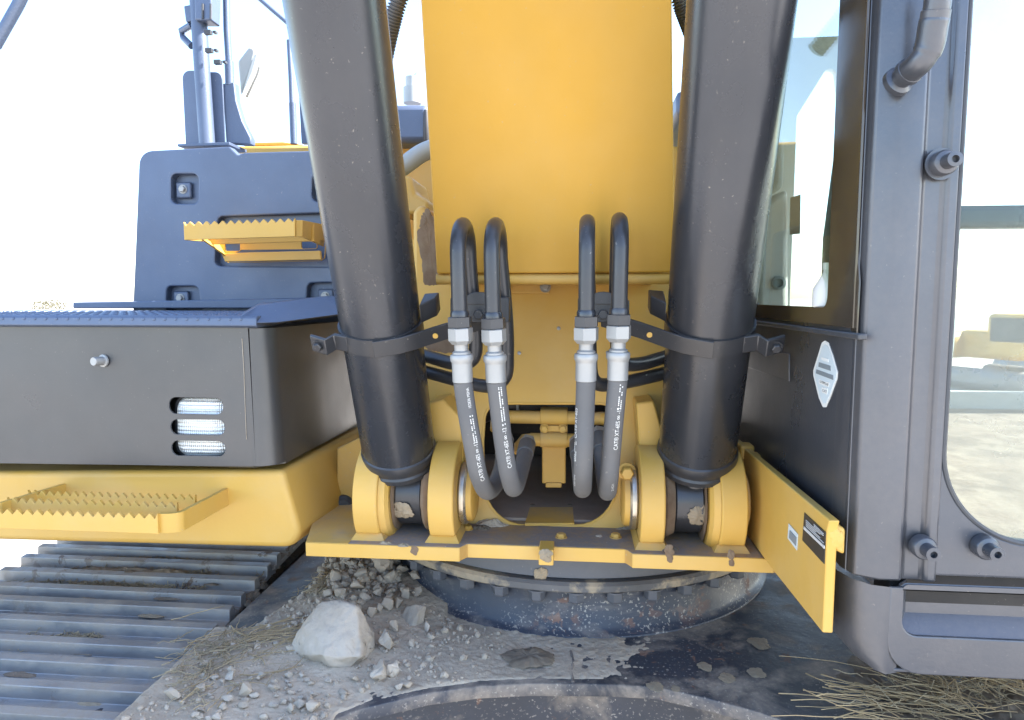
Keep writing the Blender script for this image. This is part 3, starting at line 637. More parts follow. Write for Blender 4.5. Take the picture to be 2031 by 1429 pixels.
# small cover plate and floor bolts
mb = MB(); mb.prism([V((*dxy(a, b_), ZD + .001)) for a, b_ in ((1050, 1012), (1137, 1012), (1139, 1044), (1041, 1045))], (0, 0, .006)); build('access_plate', mb, 'yellow_dusty', sf, bevel=.001)
for a, b_, r, mt in ((1056, 1008, .006, 'mud_dark'), (1130, 1008, .006, 'mud_dark'), (1113, 1066, .009, 'yellow_dusty'), (1221, 1066, .009, 'yellow_dusty'), (928, 1050, .008, 'yellow_dusty')):
    mb = MB(); mb.hexbolt(V((*dxy(a, b_), ZD)), (0, 0, 1), r, .007); build('deck_bolt', mb, mt, sf, ang=25)
# lugs
PINZ, PINY = ZD + .076, 1.352
CYL = {}
def lug(X0, X1, ring_out):
    """pin lug: rounded head on a narrower neck, side profile extruded across"""
    pr = []; r = .106
    for k in range(25): a = R(-62 + k * (180 + 124 - 30) / 24); pr.append((PINY - r * math.sin(a + R(90)) * -1 if 0 else PINY + r * math.cos(a), PINZ + r * math.sin(a)))
    pr = [(PINY + r * math.cos(R(a)), PINZ + r * math.sin(R(a))) for a in range(0, 218, 8)]
    pr += [(PINY - .078, ZD + .012), (PINY - .080, ZD - .002), (PINY + .16, ZD - .002), (PINY + .14, PINZ - .01)]
    mb = MB(); mb.prism([V((X0, y, z)) for y, z in pr], (X1 - X0, 0, 0)); o = build('pin_lug', mb, 'yellow', sf, bevel=.003, ang=30)
    c = (X0 + X1) / 2
    mb = MB(); mb.prism([V((X0 - .006, PINY - .092, ZD)), V((X1 + .006, PINY - .092, ZD)), V((X1 + .004, PINY - .078, ZD + .012)), V((X0 - .004, PINY - .078, ZD + .012))], (0, 0, 0.0001)) if 0 else None
    w_ = MB(); w_.loft([[V((X0 - .009, PINY - .090, ZD)), V((X1 + .009, PINY - .090, ZD)), V((X1 + .009, PINY + .12, ZD)), V((X0 - .009, PINY + .12, ZD))],
                        [V((X0 - .001, PINY - .079, ZD + .012)), V((X1 + .001, PINY - .079, ZD + .012)), V((X1 + .001, PINY + .12, ZD + .012)), V((X0 - .001, PINY + .12, ZD + .012))]])
    build('weld_bead', w_, 'yellow_dusty', o)
    return o
def xat(px, y=PINY - .1, py=985): return oY(px, py, y).x
L = [(xat(699), xat(748)), (xat(848), xat(899)), (xat(1272), xat(1321)), (xat(1432), xat(1485))]
lugs = [lug(a, b_, 0) for a, b_ in L]
for (a, b_), side, o in ((L[0], 1, lugs[0]), (L[3], -1, lugs[3])):      # thinner boss ring on the outer lugs
    X = b_ if side > 0 else a
    mb = MB(); mb.lathe((X, PINY, PINZ), (side, 0, 0), [(0, .099), (.012, .096), (.018, .088)], 48); build('boss_ring', mb, 'yellow', o)
for (a, b_), side, o in ((L[1], 1, lugs[1]), (L[2], -1, lugs[2])):       # bare pin heads
    X = b_ if side > 0 else a
    mb = MB(); mb.lathe((X, PINY, PINZ), (side, 0, 0), [(0, .060), (.004, .064), (.012, .064), (.016, .060), (.018, .03)], 48); build('pin_head', mb, 'chrome', o)
    mb = MB(); mb.lathe((X + side * .016, PINY, PINZ), (side, 0, 0), [(0, .058), (.010, .056), (.013, .05)], 40); build('pin_cap', mb, 'yellow_dusty', o)
mb = MB(); mb.lathe((L[3][1], PINY, PINZ), (1, 0, 0), [(0, .062), (.014, .060), (.018, .05)], 40); build('pin_cap', mb, 'yellow_dusty', lugs[3])
# bolts and locking tabs on the inner lug beside the opening, bracket behind the other cylinder
p = oY(1243, 935, 1.335); mb = MB(); mb.hexbolt(p, (0, -1, 0), .013, .02); build('lock_bolt', mb, 'yellow', sf, ang=25)
p = oY(1478, 895, 1.42); mb = MB(); mb.box(p, (.028, .04, .03)); mb.box(p + V((.028, 0, -.03)), (.02, .04, .05)); build('hose_tab', mb, 'yellow', sf, bevel=.004)
# boom foot brackets behind the cylinders
for X, pix in ((-.262, ((818, 420), (832, 406), (848, 412), (862, 470), (880, 560), (890, 700), (880, 800), (820, 800))), (.30, ((1325, 420), (1345, 420), (1345, 800), (1290, 800), (1300, 560)))):
    Yb = 1.50; q = [oY(a, b_, Yb) for a, b_ in pix]
    if X < 0:
        mb = MB(); mb.prism([V((v_.x, Yb, v_.z)) for v_ in q], (0, .5, 0)); bfb = build('boom_bracket', mb, 'yellow', sf, bevel=.01, seg=3)
        splat('mud_stain', oY(854, 500, Yb - .001), (0, -1, 0), .026, 'seal', bfb, 3.2, .06, 51); splat('mud_stain', oY(848, 440, Yb - .001), (0, -1, 0), .016, 'seal', bfb, 1.6, .10, 55)
        a, b_ = on_web(880, 678); splat('mud_stain', o0 + V((a, 0, 0)) + vn * b_ + nrm * .001, nrm, .042, 'seal', sf, .62, .05, 57)
    else:
        mb = MB(); mb.prism([V((v_.x, Yb, v_.z)) for v_ in q], (0, .5, 0)); build('boom_bracket', mb, 'yellow', sf, bevel=.01)
# deck mud and dust heaps
for i, (a, b_, r, asp, m_) in enumerate(((975, 1040, .034, .6, 'dirt'), (955, 1048, .018, .7, 'mud_dark'), (1325, 1090, .020, .6, 'mud_dark'), (800, 1083, .012, .5, 'mud'), (765, 1078, .012, .5, 'mud'), (1240, 1048, .014, .6, 'rock'), (1188, 1064, .007, .8, 'rock'), (1228, 1050, .007, .8, 'rock'))):
    splat('mud_clump', V((*dxy(a, b_), ZD)), (0, 0, 1), r, m_, sf, asp, .28, 60 + i, up=(0, 1, 0))
for i, (a, b_, y, r) in enumerate(((1329, 1108, YD - .003, .006), (1327, 1093, YD - .003, .009), (1450, 1100, YD - .003, .007), (1451, 1117, YD - .003, .005), (822, 1092, YD - .003, .007))):
    splat('mud_clump', oY(a, b_, y), (0, -1, 0), r, 'seal', sf, 1.4, .15, 80 + i)
# long side plate beneath the cab
XP = oY(1640, 1060, .938).x
side = [oX(a, b_, XP) for a, b_ in ((1478, 884), (1645, 1033), (1645, 1050), (1638, 1258), (1527, 1124))]
yb = 2.3; pr = [V((XP, yb, side[0].z - .02)), V((XP, side[1].y, side[1].z)), V((XP, .938, oY(1640, 1052, .938).z)), V((XP, .938, oY(1636, 1256, .938).z)), V((XP, side[4].y, side[4].z)), V((XP, yb, side[4].z))]
mb = MB(); mb.prism(pr, (.014, 0, 0)); sp = build('side_plate', mb, 'yellow', sf, bevel=.002)
mb = MB(); q = [oY(a, b_, .94) for a, b_ in ((1655, 1040), (1678, 1050), (1676, 1102), (1655, 1092))]; mb.prism(q, (0, .10, 0)); build('cab_mount', mb, 'yellow', sf, bevel=.004)
splat('weld_bead', oY(1660, 1068, .938), (0, -1, 0), .009, 'yellow', sf, 1.5, .12, 91)
XQ = XP - .0012
def on_side(pix, name, mat, parent, d=.0008, dx=0.0):
    mb = MB(); mb.prism([oX(a, b_, XQ - dx) for a, b_ in pix], (.0009, 0, 0)); return build(name, mb, mat, parent)
rp = on_side(((1595, 1017), (1637, 1056), (1634, 1119), (1591, 1072)), 'rating_plate', 'ink', sp)
on_side(((1594, 1044), (1634.5, 1083), (1634.2, 1089), (1593.5, 1050)), 'silver_strip', 'pinkish', rp, dx=.001)
for k in range(6):
    f = k / 6; f2 = rnd.uniform(.55, .95); a0, b0 = 1596 + 0 * f, 1022 + 22 * f; a1, b1 = 1635, 1061 + 21 * f
    u0, u1 = (.05, f2) if k > 1 else (.45, .93)
    q0 = (a0 + (a1 - a0) * u0, b0 + (b1 - b0) * u0); q1 = (a0 + (a1 - a0) * u1, b0 + (b1 - b0) * u1)
    on_side((q0, q1, (q1[0], q1[1] + 1.6), (q0[0], q0[1] + 1.6)), 'printed_line', 'pinkish', rp, dx=.001)
st = on_side(((1564, 1039), (1582, 1060), (1580, 1092), (1562, 1068)), 'foil_label', 'sticker', sp)
on_side(((1566, 1052), (1579, 1067), (1578, 1083), (1564.5, 1067)), 'label_print', 'sticker_ink', st, dx=.001)
# big rounded side beam under the storage box
YB = 1.292
fr = [oY(a, b_, YB) for a, b_ in ((-260, 938), (560, 934), (603, 1089), (-260, 1066))]
out = round_poly([(p.x, p.z) for p in fr], [0, .015, .035, 0], 6)
mb = MB(); mb.prism([V((a, YB, b_)) for a, b_ in out], (.22, .55, 0)) if 0 else None
mb = MB(); mb.loft([[V((a, YB, b_)) for a, b_ in out], [V((a + (.05 if a > -.6 else 0), 1.85, b_)) for a, b_ in out]]); bm_ = build('side_beam', mb, 'yellow', sf, bevel=.012, seg=4)
mb = MB(); p = oY(683, 996, 1.52); mb.lathe(p, (.25, -1, 0), [(0, .016), (.012, .024), (.03, .024), (.04, .016)], 24); build('rubber_stop', mb, 'plastic', sf)
mb = MB(); q = [oY(a, b_, 1.50) for a, b_ in ((668, 890), (720, 865), (720, 1030), (668, 1010))]; mb.prism(q, (0, .02, 0)); build('gusset', mb, 'yellow_dusty', sf, bevel=.003)
mb = MB(); mb.box((-.40, 1.62, ZD + .16), (.16, .012, .34)); build('cross_wall', mb, 'yellow_dusty', sf)
# lower step: a bent bar with toothed strips
def toothed(p0, p1, h, th, n, depth, up=V((0, 0, 1)), side_dir=None, lead=.0):
    """strip from p0 to p1 (bottom edge), height h, saw teeth along the top"""
    p0, p1 = V(p0), V(p1); d = p1 - p0; out = [p0, p1]; top = []
    for k in range(n * 2 + 1):
        f = lead + (1 - 2 * lead) * k / (n * 2); top.append(p0 + d * f + up * (h - (depth if k % 2 == 0 else 0)))
    nv = d.cross(up).normalized() * th; mb = MB()
    poly = [p0, p1] + ([p1 + up * h] if lead else []) + top[::-1] + ([p0 + up * h] if lead else [])
    mb.prism(poly, nv); return mb
ls = bpy.data.objects.new('toothed_step', None); COL.objects.link(ls); ls.parent = sf; WL[ls.name] = oY(200, 1000, 1.2); ls.location = WL[ls.name] - WL[sf.name]; ls.empty_display_size = .05
YS = 1.128
A, B = oY(2, 1047, YS), oY(330, 1056, YS)
zt = oY(330, 1018, YS).z; zb_ = B.z; A.z = B.z = zb_
def toothbar(Y, xa, xb, zb, h, n, nm='toothed_bar'):
    mb = toothed((xa, Y, zb), (xb, Y, zb), h, .007, n, .0105, lead=.015); return build(nm, mb, 'yellow', ls, bevel=.0008)
pathc = [V((oY(448, 960, YB).x, YB + .01, 0)), V((oY(372, 1030, YS + .03).x, YS + .035, 0)), V((oY(358, 1040, YS + .01).x, YS + .010, 0)), V((oY(335, 1040, YS).x, YS, 0)), V((oY(318, 1040, YS).x, YS, 0))]
pp = smooth_path(pathc, 8); th = V((.0, .009, 0)); mb = MB()
fr_ = frames(pp); ring = []
for p, (tg, a, b_) in zip(pp, fr_):
    nn = V((tg.y, -tg.x, 0)).normalized() * .0045
    ring.append([V((p.x, p.y, zb_)) - nn, V((p.x, p.y, zb_)) + nn, V((p.x, p.y, zt)) + nn, V((p.x, p.y, zt)) - nn])
mb.loft(ring); build('step_side', mb, 'yellow', ls, bevel=.001)
xL = A.x - .03
toothbar(YS - .0035, xL - .02, oY(320, 1040, YS).x, zb_, zt - zb_ + .002, 18)
toothbar(YS + .055, xL, oY(352, 1010, YS + .05).x, zb_ + .012, zt - zb_ - .008, 19)
toothbar(YS + .105, xL, oY(388, 1000, YS + .10).x, zb_ + .012, zt - zb_ - .008, 20)
mb = MB(); a = oY(128, 955, YB); a1 = oY(0, 1000, YS + .02); mb.loft([[V((q.x - .004, q.y, zb_)), V((q.x + .004, q.y, zb_)), V((q.x + .004, q.y, zt)), V((q.x - .004, q.y, zt))] for q in (V((a.x, YB + .01, 0)), V((a1.x - .01, YS + .03, 0)), V((a1.x - .05, YS, 0)))]); build('step_side', mb, 'yellow', ls, bevel=.001)

# ================================================================== BOOM
ba, bb = oY(866, 544, 1.285), oY(1339, 541, 1.285); ta, tb = oY(834, 0, 1.195), oY(1333, 0, 1.195)
bo = thing('boom', 'large plain yellow steel boom rising between the two cylinders', 'boom', ((ba.x + bb.x) / 2, 1.4, ba.z))
ext = 1.9
ta2, tb2 = ba.lerp(ta, ext), bb.lerp(tb, ext); nb = V((0, 1, .14)).normalized()
mb = MB(); f4 = [ba, bb, tb2, ta2]; mb.loft([f4, [p + nb * .46 for p in f4]]); build('box_section', mb, 'boom', bo, bevel=.004, seg=3)
mb = MB(); c0 = ba.lerp(bb, .5) + V((0, .012, -.010)); mb.cyl(V((ba.x - .002, c0.y, c0.z)), V((bb.x + .004, c0.y, c0.z)), .0105, 20); mb.box(c0 + V((0, .05, 0)), (bb.x - ba.x - .004, .09, .014)); build('bottom_lip', mb, 'yellow', bo)
mb = MB(); mb.prism([V((ba.x + .02, 1.34, ba.z)), V((ba.x + .02, 1.9, ba.z)), V((ba.x + .02, 1.9, ba.z - .03)), V((ba.x + .02, 1.34, ba.z - .012))], (bb.x - ba.x - .04, 0, 0)); build('boom_foot', mb, 'yellow_dusty', bo)

# ================================================================== BOOM CYLINDERS
def cylinder(cx0, cx1, sgn, label):
    A0 = oY(cx0, 850, 1.300); X = A0.x
    B0 = oX(cx1, 0, X); B0 = V((X, oY(cx1, 0, .985).y, oY(cx1, 0, .985).z)); B0.x = X + (oY(cx1, 0, .985).x - X)
    ax = (B0 - A0).normalized(); r = .0722
    t = thing('boom_cylinder', label, 'hydraulic cylinder', A0, 'boom lift cylinders')
    def at_py(py):
        lo, hi = -.5, 1.5
        for _ in range(50):
            mdl = (lo + hi) / 2; p = A0 + ax * mdl; d = p - CAM; yy = 714.5 - FPX * d.dot(UPV) / d.dot(FWD)
            if yy > py: lo = mdl
            else: hi = mdl
        return (lo + hi) / 2
    e = at_py(893); 
    mb = MB(); mb.lathe(A0, ax, [(e, r), (1.55, r)], 72); build('barrel', mb, 'cyl', t)
    mb = MB(); mb.lathe(A0, ax, [(e + .012, r * .98), (e + .008, r + .0025), (e - .004, r + .0045), (e - .012, r + .001), (e - .016, r + .001), (e - .020, r + .004), (e - .030, r + .003), (e - .036, r - .006), (e - .040, r * .6)], 72); build('end_collar', mb, 'black', t)
    # eye: neck blending into a cross boss on the pin
    pin = V((A0.x + (A0 + ax * (e - .12)).x * 0, PINY, PINZ))
    pin.x = ((L[0][1] + L[1][0]) / 2 + .001) if sgn < 0 else (L[2][1] + L[3][0]) / 2
    c1 = A0 + ax * (e - .035); rings = []
    for f, hw, hd in ((0, .033, .052), (.35, .029, .050), (.7, .027, .055), (1.0, .026, .062)):
        c = c1.lerp(pin, f); ring = []
        u = V((1, 0, 0)); v_ = ax.cross(u).normalized()
        for i in range(28):
            a = 6.283185 * i / 28; ca, sa = math.cos(a), math.sin(a); sq = .72
            ring.append(c + u * (hw * math.copysign(abs(ca) ** sq, ca)) + v_ * (hd * math.copysign(abs(sa) ** sq, sa)))
        rings.append(ring)
    mb = MB(); mb.loft(rings); build('rod_eye_neck', mb, 'black', t)
    mb = MB(); mb.lathe(pin - V((.027, 0, 0)), (1, 0, 0), [(0, .062), (.003, .066), (.051, .066), (.054, .062)], 56); ey = build('rod_eye', mb, 'black', t)
    lo = L[0][1] + .018 if sgn < 0 else L[2][1]; hi = L[1][0] if sgn < 0 else L[3][0] - .018
    for xa, xb in ((lo, pin.x - .0275), (pin.x + .0275, hi)):
        mb = MB(); mb.lathe(V((xa, PINY, PINZ)), (1, 0, 0), [(0, .072), ((xb - xa) * .3, .079), ((xb - xa) * .6, .076), (xb - xa, .069)], 48)
        for v2 in mb.bm.verts: v2.co += V((0, noise.noise(v2.co * 45) * .006, noise.noise(v2.co * 45 + V((5, 0, 0))) * .006))
        build('dust_seal', mb, 'seal', t)
    mpx = (800, 1014) if sgn < 0 else (1385, 1022)
    mp = oY(*mpx, PINY - .062); splat('mud_clump', mp, (mp - pin).normalized(), .021, 'mud', t, 1.0, .22, 40 + int(sgn))
    # band clamp and its arms
    bz = at_py(652 if sgn < 0 else 650); hb = .0155
    mb = MB(); mb.lathe(A0 + ax * bz, ax, [(-hb, r), (-hb, r + .004), (hb, r + .004), (hb, r)], 72); cl = build('band_clamp', mb, 'black', t)
    P0 = A0 + ax * bz
    v_ = ax.cross(V((1, 0, 0))).normalized()           # points away from the camera or towards it
    if v_.y > 0: v_ = -v_                               # towards the camera
    def loc(x, y, z): return P0 + V((1, 0, 0)) * x + v_ * y + ax * z
    s = -sgn                                            # towards the middle of the machine
    arm = [loc(s * .006, r + .006, 0), loc(s * .050, r * .80 + .004, 0), loc(s * .075, r * .62, 0), loc(s * .118, r * .15, 0), loc(s * .185, -r * .45, 0)]
    mb = MB(); mb.loft([[p + ax * hb + v_ * .003, p + ax * hb - v_ * .003, p - ax * hb - v_ * .003, p - ax * hb + v_ * .003] for p in arm]); build('clamp_arm', mb, 'black', cl, bevel=.0008)
    hp = loc(s * .104, r * .32 + .003, 0); mb = MB(); mb.lathe(hp, v_ + V((0, 0, 0)), [(0, .005), (.0022, .005)], 16); build('arm_hole', mb, 'yellow_dusty', cl)
    ear = [loc(-s * .045, r * .80, 0), loc(-s * .070, r * .70, 0), loc(-s * .080, r * .80 + .012, 0), loc(-s * .112, r * .80 - .004, 0)]
    mb = MB(); mb.loft([[p + ax * hb + v_ * .004, p + ax * hb - v_ * .004, p - ax * hb - v_ * .004, p - ax * hb + v_ * .004] for p in ear]); build('clamp_ear', mb, 'black', cl, bevel=.002)
    mb = MB(); mb.hexbolt(loc(-s * .096, r * .80 + .008, 0), v_, .008, .008); build('clamp_bolt', mb, 'black', cl, ang=25)
    back = [loc(s * (r + .004), .01, hb), loc(s * (r + .028), -.02, hb), loc(s * (r + .030), -.045, hb), loc(s * (r + .004), -.04, hb)]
    mb = MB(); mb.prism(back, ax * .036); build('clamp_lug', mb, 'black', cl, bevel=.002)
    return t, A0, ax, P0, v_
CL = cylinder(785, 664, -1, 'dark grey hydraulic cylinder beside the storage box and the blue cover')
CR = cylinder(1387, 1470, 1, 'dark grey hydraulic cylinder beside the cab window')

# ================================================================== HYDRAULIC LINES
def at(px, py, Y): return oY(px, py, Y)
def hose_line(label, fx, ty, nx, ny, tube_back, hose, fit, txt, txt_s, ang, small=True):
    """bent steel tube > nuts > crimped ferrule > rubber hose"""
    Yf = 1.095
    t = thing('hydraulic_line', label, 'hydraulic hose', at(nx, ny, Yf), 'bent hydraulic lines in front of the boom')
    rt = .0130
    top_f = at(fx, ty + 52, Yf); n0 = at(nx, ny - 38, Yf)
    bx = tube_back[0]; Yb = 1.222
    top_b = at(bx[0], bx[1], Yb); zc = top_f.z - .004; top_b.z = zc; top_f.z = zc
    mid = (top_f + top_b) / 2; rad = (top_b - top_f).length / 2
    pts = [n0, n0.lerp(top_f, .5)] + [mid + (top_f - mid) * math.cos(R(a)) + V((0, 0, 1)) * rad * .82 * math.sin(R(a)) for a in range(0, 181, 12)] + [at(*q) for q in tube_back[1:]]
    raw = pts[:2] + pts[2:18]
    tail = smooth_path([pts[17]] + [at(*q) for q in tube_back[1:]], 10)[1:]
    mb = MB(); mb.tube(pts[:18] + tail, rt, 24); build('steel_tube', mb, 'black', t)
    h0 = at(hose[0][0], hose[0][1], hose[0][2]); dn = (h0 - n0).normalized()
    Lh = (h0 - n0).length
    def seg(nm, prof_, mat, n=28, ang=35, ph=0.0):
        mb = MB(); mb.lathe(n0, dn, prof_, n, ph); return build(nm, mb, mat, t, ang=ang)
    k = Lh / .119
    seg('tube_ring', [(-.008 * k, .0140), (-.004 * k, .0155), (.004 * k, .0155)], 'cyl')
    seg('tube_nut', [(.003 * k, .0185), (.004 * k, .0205), (.021 * k, .0205), (.0225 * k, .019)], 'black', 6, 20, .35)
    seg('swivel_nut', [(.0225 * k, .0185), (.024 * k, .0205), (.045 * k, .0205), (.052 * k, .015)], 'zinc', 6, 20, .5)
    seg('nipple', [(.050 * k, .0125), (.053 * k, .0115), (.063 * k, .0115), (.066 * k, .0150), (.070 * k, .0150), (.071 * k, .012)], 'zinc', 32)
    seg('ferrule', [(.069 * k, .013), (.070 * k, .0178), (.073 * k, .0192), (.080 * k, .0192), (.084 * k, .0172), (.087 * k, .0168), (Lh, .0168), (Lh + .001, .0155)], 'zinc', 40)
    hp = smooth_path([h0 - dn * .02, h0] + [at(*q) for q in hose[1:]], 14)[14:]
    mb = MB(); mb.tube(hp, .0158, 24); ho = build('rubber_hose', mb, 'rubber', t)
    # fitting at the far end
    d2 = (hp[-1] - hp[-3]).normalized()
    mb = MB(); mb.lathe(hp[-1] - d2 * .045, d2, [(0, .0165), (.001, .0175), (.050, .0178), (.053, .0165)], 32); build('rear_ferrule', mb, 'rubber', t)
    mb = MB(); mb.lathe(hp[-1] + d2 * .006, d2, [(0, .0165), (.004, .0175), (.018, .0175), (.022, .0145)], 6); build('rear_nut', mb, 'zinc', t, ang=20)
    # print along the hose, baseline running upwards
    acc = [0.0]
    for a, b_ in zip(hp, hp[1:]): acc.append(acc[-1] + (b_ - a).length)
    def onhose(s, w_, lift=.0004):
        s = max(0, min(acc[-1] - 1e-4, s)); i = max(j for j in range(len(acc)) if acc[j] <= s); i = min(i, len(hp) - 2)
        f = (s - acc[i]) / max(acc[i + 1] - acc[i], 1e-6); p = hp[i].lerp(hp[i + 1], f)
        t0 = (hp[i + 1] - hp[max(i - 1, 0)]).normalized(); t1 = (hp[min(i + 2, len(hp) - 1)] - hp[i]).normalized(); tg = t0.lerp(t1, f).normalized()
        to = CAM * 0 + V((.056, -5, 1.0)) - p; n = (to - tg * to.dot(tg)).normalized(); b2 = tg.cross(n)
        a = w_ / .0158 + ang; return p + (n * math.cos(a) + b2 * math.sin(a)) * (.0158 + lift)
    allbm = bmesh.new()
    for (sx, size, off, st) in txt:
        me = text_mesh(st, size); base = len(allbm.verts)
        tmp = bmesh.new(); tmp.from_mesh(me); bmesh.ops.triangulate(tmp, faces=tmp.faces)
        bmesh.ops.subdivide_edges(tmp, edges=[e for e in tmp.edges if e.calc_length() > size * .25], cuts=1)
        for v_ in tmp.verts: v_.co = onhose(sx - v_.co.x * .85, v_.co.y + off)
        m2 = bpy.data.meshes.new('x'); tmp.to_mesh(m2); tmp.free(); allbm.from_mesh(m2)
    if small:
        r2 = random.Random(int(fx))
        for off in (-.0034, .0006):
            s = small[0]
            while s < small[1]:
                l = r2.uniform(.0014, .0032)
                if r2.random() > .28:
                    w0 = off; v4 = [allbm.verts.new(onhose(s + du, w0 + dw)) for du, dw in ((0, 0), (l, 0), (l, .0017), (0, .0017))]; allbm.faces.new(v4)
                s += l + .0009
    me = bpy.data.meshes.new('hose_print'); allbm.to_mesh(me); allbm.free()
    link('hose_print', me, M['white'], ho)
    return t
YF = 1.095
big = .0098
hose_line('bent tube and printed rubber hose nearest the cylinder by the storage box', 908, 447, 912, 663,
          [(931, 500), (938, 600, 1.235), (944, 670, 1.25), (938, 712, 1.262), (905, 722, 1.30), (840, 705, 1.36)],
          [(918, 757, 1.10), (927, 822, 1.11), (939, 890, 1.125), (950, 945, 1.145), (968, 975, 1.20), (990, 945, 1.30), (1002, 880, 1.42)], None,
          [(.176, big, -.0035, 'CAT\u00ae XT-6ES \u221e -12'), (.043, .0070, -.003, '1E2836 MSHA')], 0, -.5, (.055, .105))
hose_line('second bent tube and printed hose counted from the storage box', 975, 447, 978, 666,
          [(993, 500), (1003, 620, 1.235), (1006, 700, 1.25), (1000, 750, 1.262), (960, 766, 1.30), (840, 737, 1.36)],
          [(984, 757, 1.10), (991, 820, 1.11), (1000, 890, 1.125), (1010, 945, 1.145), (1020, 968, 1.19), (1034, 930, 1.29), (1045, 885, 1.40)], None,
          [(.150, big, -.0035, 'CAT\u00ae XT-6ES \u221e -12')], 0, -.4, (.006, .072))
hose_line('bent tube and nearly straight hose next to the yellow pipe clamp, print at its edge', 1164, 442, 1163, 662,
          [(1165, 500), (1168, 600, 1.235), (1170, 700, 1.25), (1178, 755, 1.262), (1220, 762, 1.30), (1330, 738, 1.36)],
          [(1162, 755, 1.10), (1160, 820, 1.105), (1158, 890, 1.11), (1156, 945, 1.13), (1155, 970, 1.19), (1150, 930, 1.30), (1146, 885, 1.40)], None,
          [(.095, big, -.0035, 'CAT\u00ae XT-6ES'), (.190, .0062, -.003, '1E2836 MSHA')], 0, 1.1, (.100, .135))
hose_line('bent tube and printed rubber hose nearest the cylinder by the cab', 1231, 438, 1228, 658,
          [(1224, 500), (1222, 600, 1.235), (1224, 680, 1.25), (1232, 718, 1.262), (1270, 722, 1.30), (1330, 705, 1.36)],
          [(1225, 753, 1.10), (1219, 820, 1.11), (1213, 890, 1.125), (1208, 950, 1.145), (1204, 975, 1.20), (1196, 930, 1.32), (1189, 870, 1.42)], None,
          [(.116, big, -.0035, 'CAT\u00ae XT-6ES \u221e -12'), (.196, .0062, -.003, '2-11C11')], 0, -.35, (.004, .045))
# clamp blocks that hold the tubes, one on each cylinder's arm
for (xa, xb, bolt_x), parent in (((893, 1010, 950), CL[0]), ((1146, 1246, 1196), CR[0])):
    y0 = 1.200; mb = MB(); q = round_poly(px2(((xa, 590), (xb, 590), (xb, 640), (xa, 640)), y0), .004)
    mb.prism([V((a, y0, b_)) for a, b_ in q], (0, .045, 0)); cb = build('tube_clamp', mb, 'black', parent, bevel=.002)
    mb = MB(); c = oY(bolt_x, 604, y0); mb.prism([V((c.x + .030 * math.cos(R(a)), y0 - .004, c.z + .022 * math.sin(R(a)))) for a in range(0, 181, 15)], (0, .05, 0)); build('clamp_hump', mb, 'black', cb, bevel=.001)
    mb = MB(); mb.hexbolt(oY(bolt_x, 624, y0), (0, -1, 0), .0095, .010); build('clamp_bolt', mb, 'black', cb, ang=25)
    mb = MB(); q = px2(((xa + 2, 596), (xb + 2, 596), (xb + 2, 634), (xa + 2, 634)), y0 + .048); mb.prism([V((a, y0 + .046, b_)) for a, b_ in q], (0, .006, 0)); build('clamp_backing', mb, 'black', cb, bevel=.001)

# ================================================================== PIPES AND CLAMP IN THE OPENING
mf = thing('pipe_clamp', 'yellow bolted clamp bracket holding two crosswise pipes inside the frame opening', 'pipe clamp', oY(1098, 960, 1.45))
Yp = 1.47
for py, xa, xb in ((827, 1005, 1200), (872, 1052, 1205)):
    a, b_ = oY(xa, py, Yp), oY(xb, py, Yp); b_.z = a.z; r = .0145
    mb = MB(); mb.cyl(a, b_, r, 24); build('cross_pipe', mb, 'yellow_dusty', mf)
    for q, s in ((a, -1), (b_, 1)):
        mb = MB(); mb.tube([q + V((s * -.01, 0, 0)), q + V((s * .012, -.004, -.002)), q + V((s * .020, -.014, -.012)), q + V((s * .020, -.024, -.026))], [r, r * 1.05, r * 1.05, r * .95], 18); build('pipe_elbow', mb, 'yellow_dusty', mf)
def cplate(pix, Y, d, nm, bev=.003, mat='yellow_dusty'):
    mb = MB(); mb.prism([oY(a, b_, Y) for a, b_ in pix], (0, d, 0)); return build(nm, mb, mat, mf, bevel=bev)
mb = MB(); za, zb2 = oY(1098, 810, 1.445).z, oY(1098, 890, 1.445).z; xa, xb = oY(1071, 850, 1.445).x, oY(1125, 850, 1.445).x
pr = [(1.470, za)]
c1z, c2z = oY(1098, 827, Yp).z, oY(1098, 872, Yp).z
prof2 = [(1.49, c1z + .019)] + [(Yp - .0175 * math.sin(R(a)) , c1z + .0175 * math.cos(R(a))) for a in range(0, 181, 20)] + [(Yp - .007, c1z - .019), (Yp - .007, c2z + .019)] + [(Yp - .0175 * math.sin(R(a)), c2z + .0175 * math.cos(R(a))) for a in range(0, 181, 20)] + [(1.49, c2z - .019)]
mb.prism([V((xa, y, z)) for y, z in prof2], (xb - xa, 0, 0)); build('clamp_cap', mb, 'yellow_dusty', mf, bevel=.001)
for xx in (1080, 1116):
    mb = MB(); mb.hexbolt(oY(xx, 850, Yp - .008), (0, -1, 0), .0075, .008); build('clamp_bolt', mb, 'yellow_dusty', mf, ang=25)
cplate(((1075, 885), (1122, 885), (1122, 960), (1075, 960)), 1.475, .008, 'bracket_leg')
cplate(((1082, 958), (1114, 958), (1114, 968), (1082, 968)), 1.470, .02, 'bracket_foot', .002)
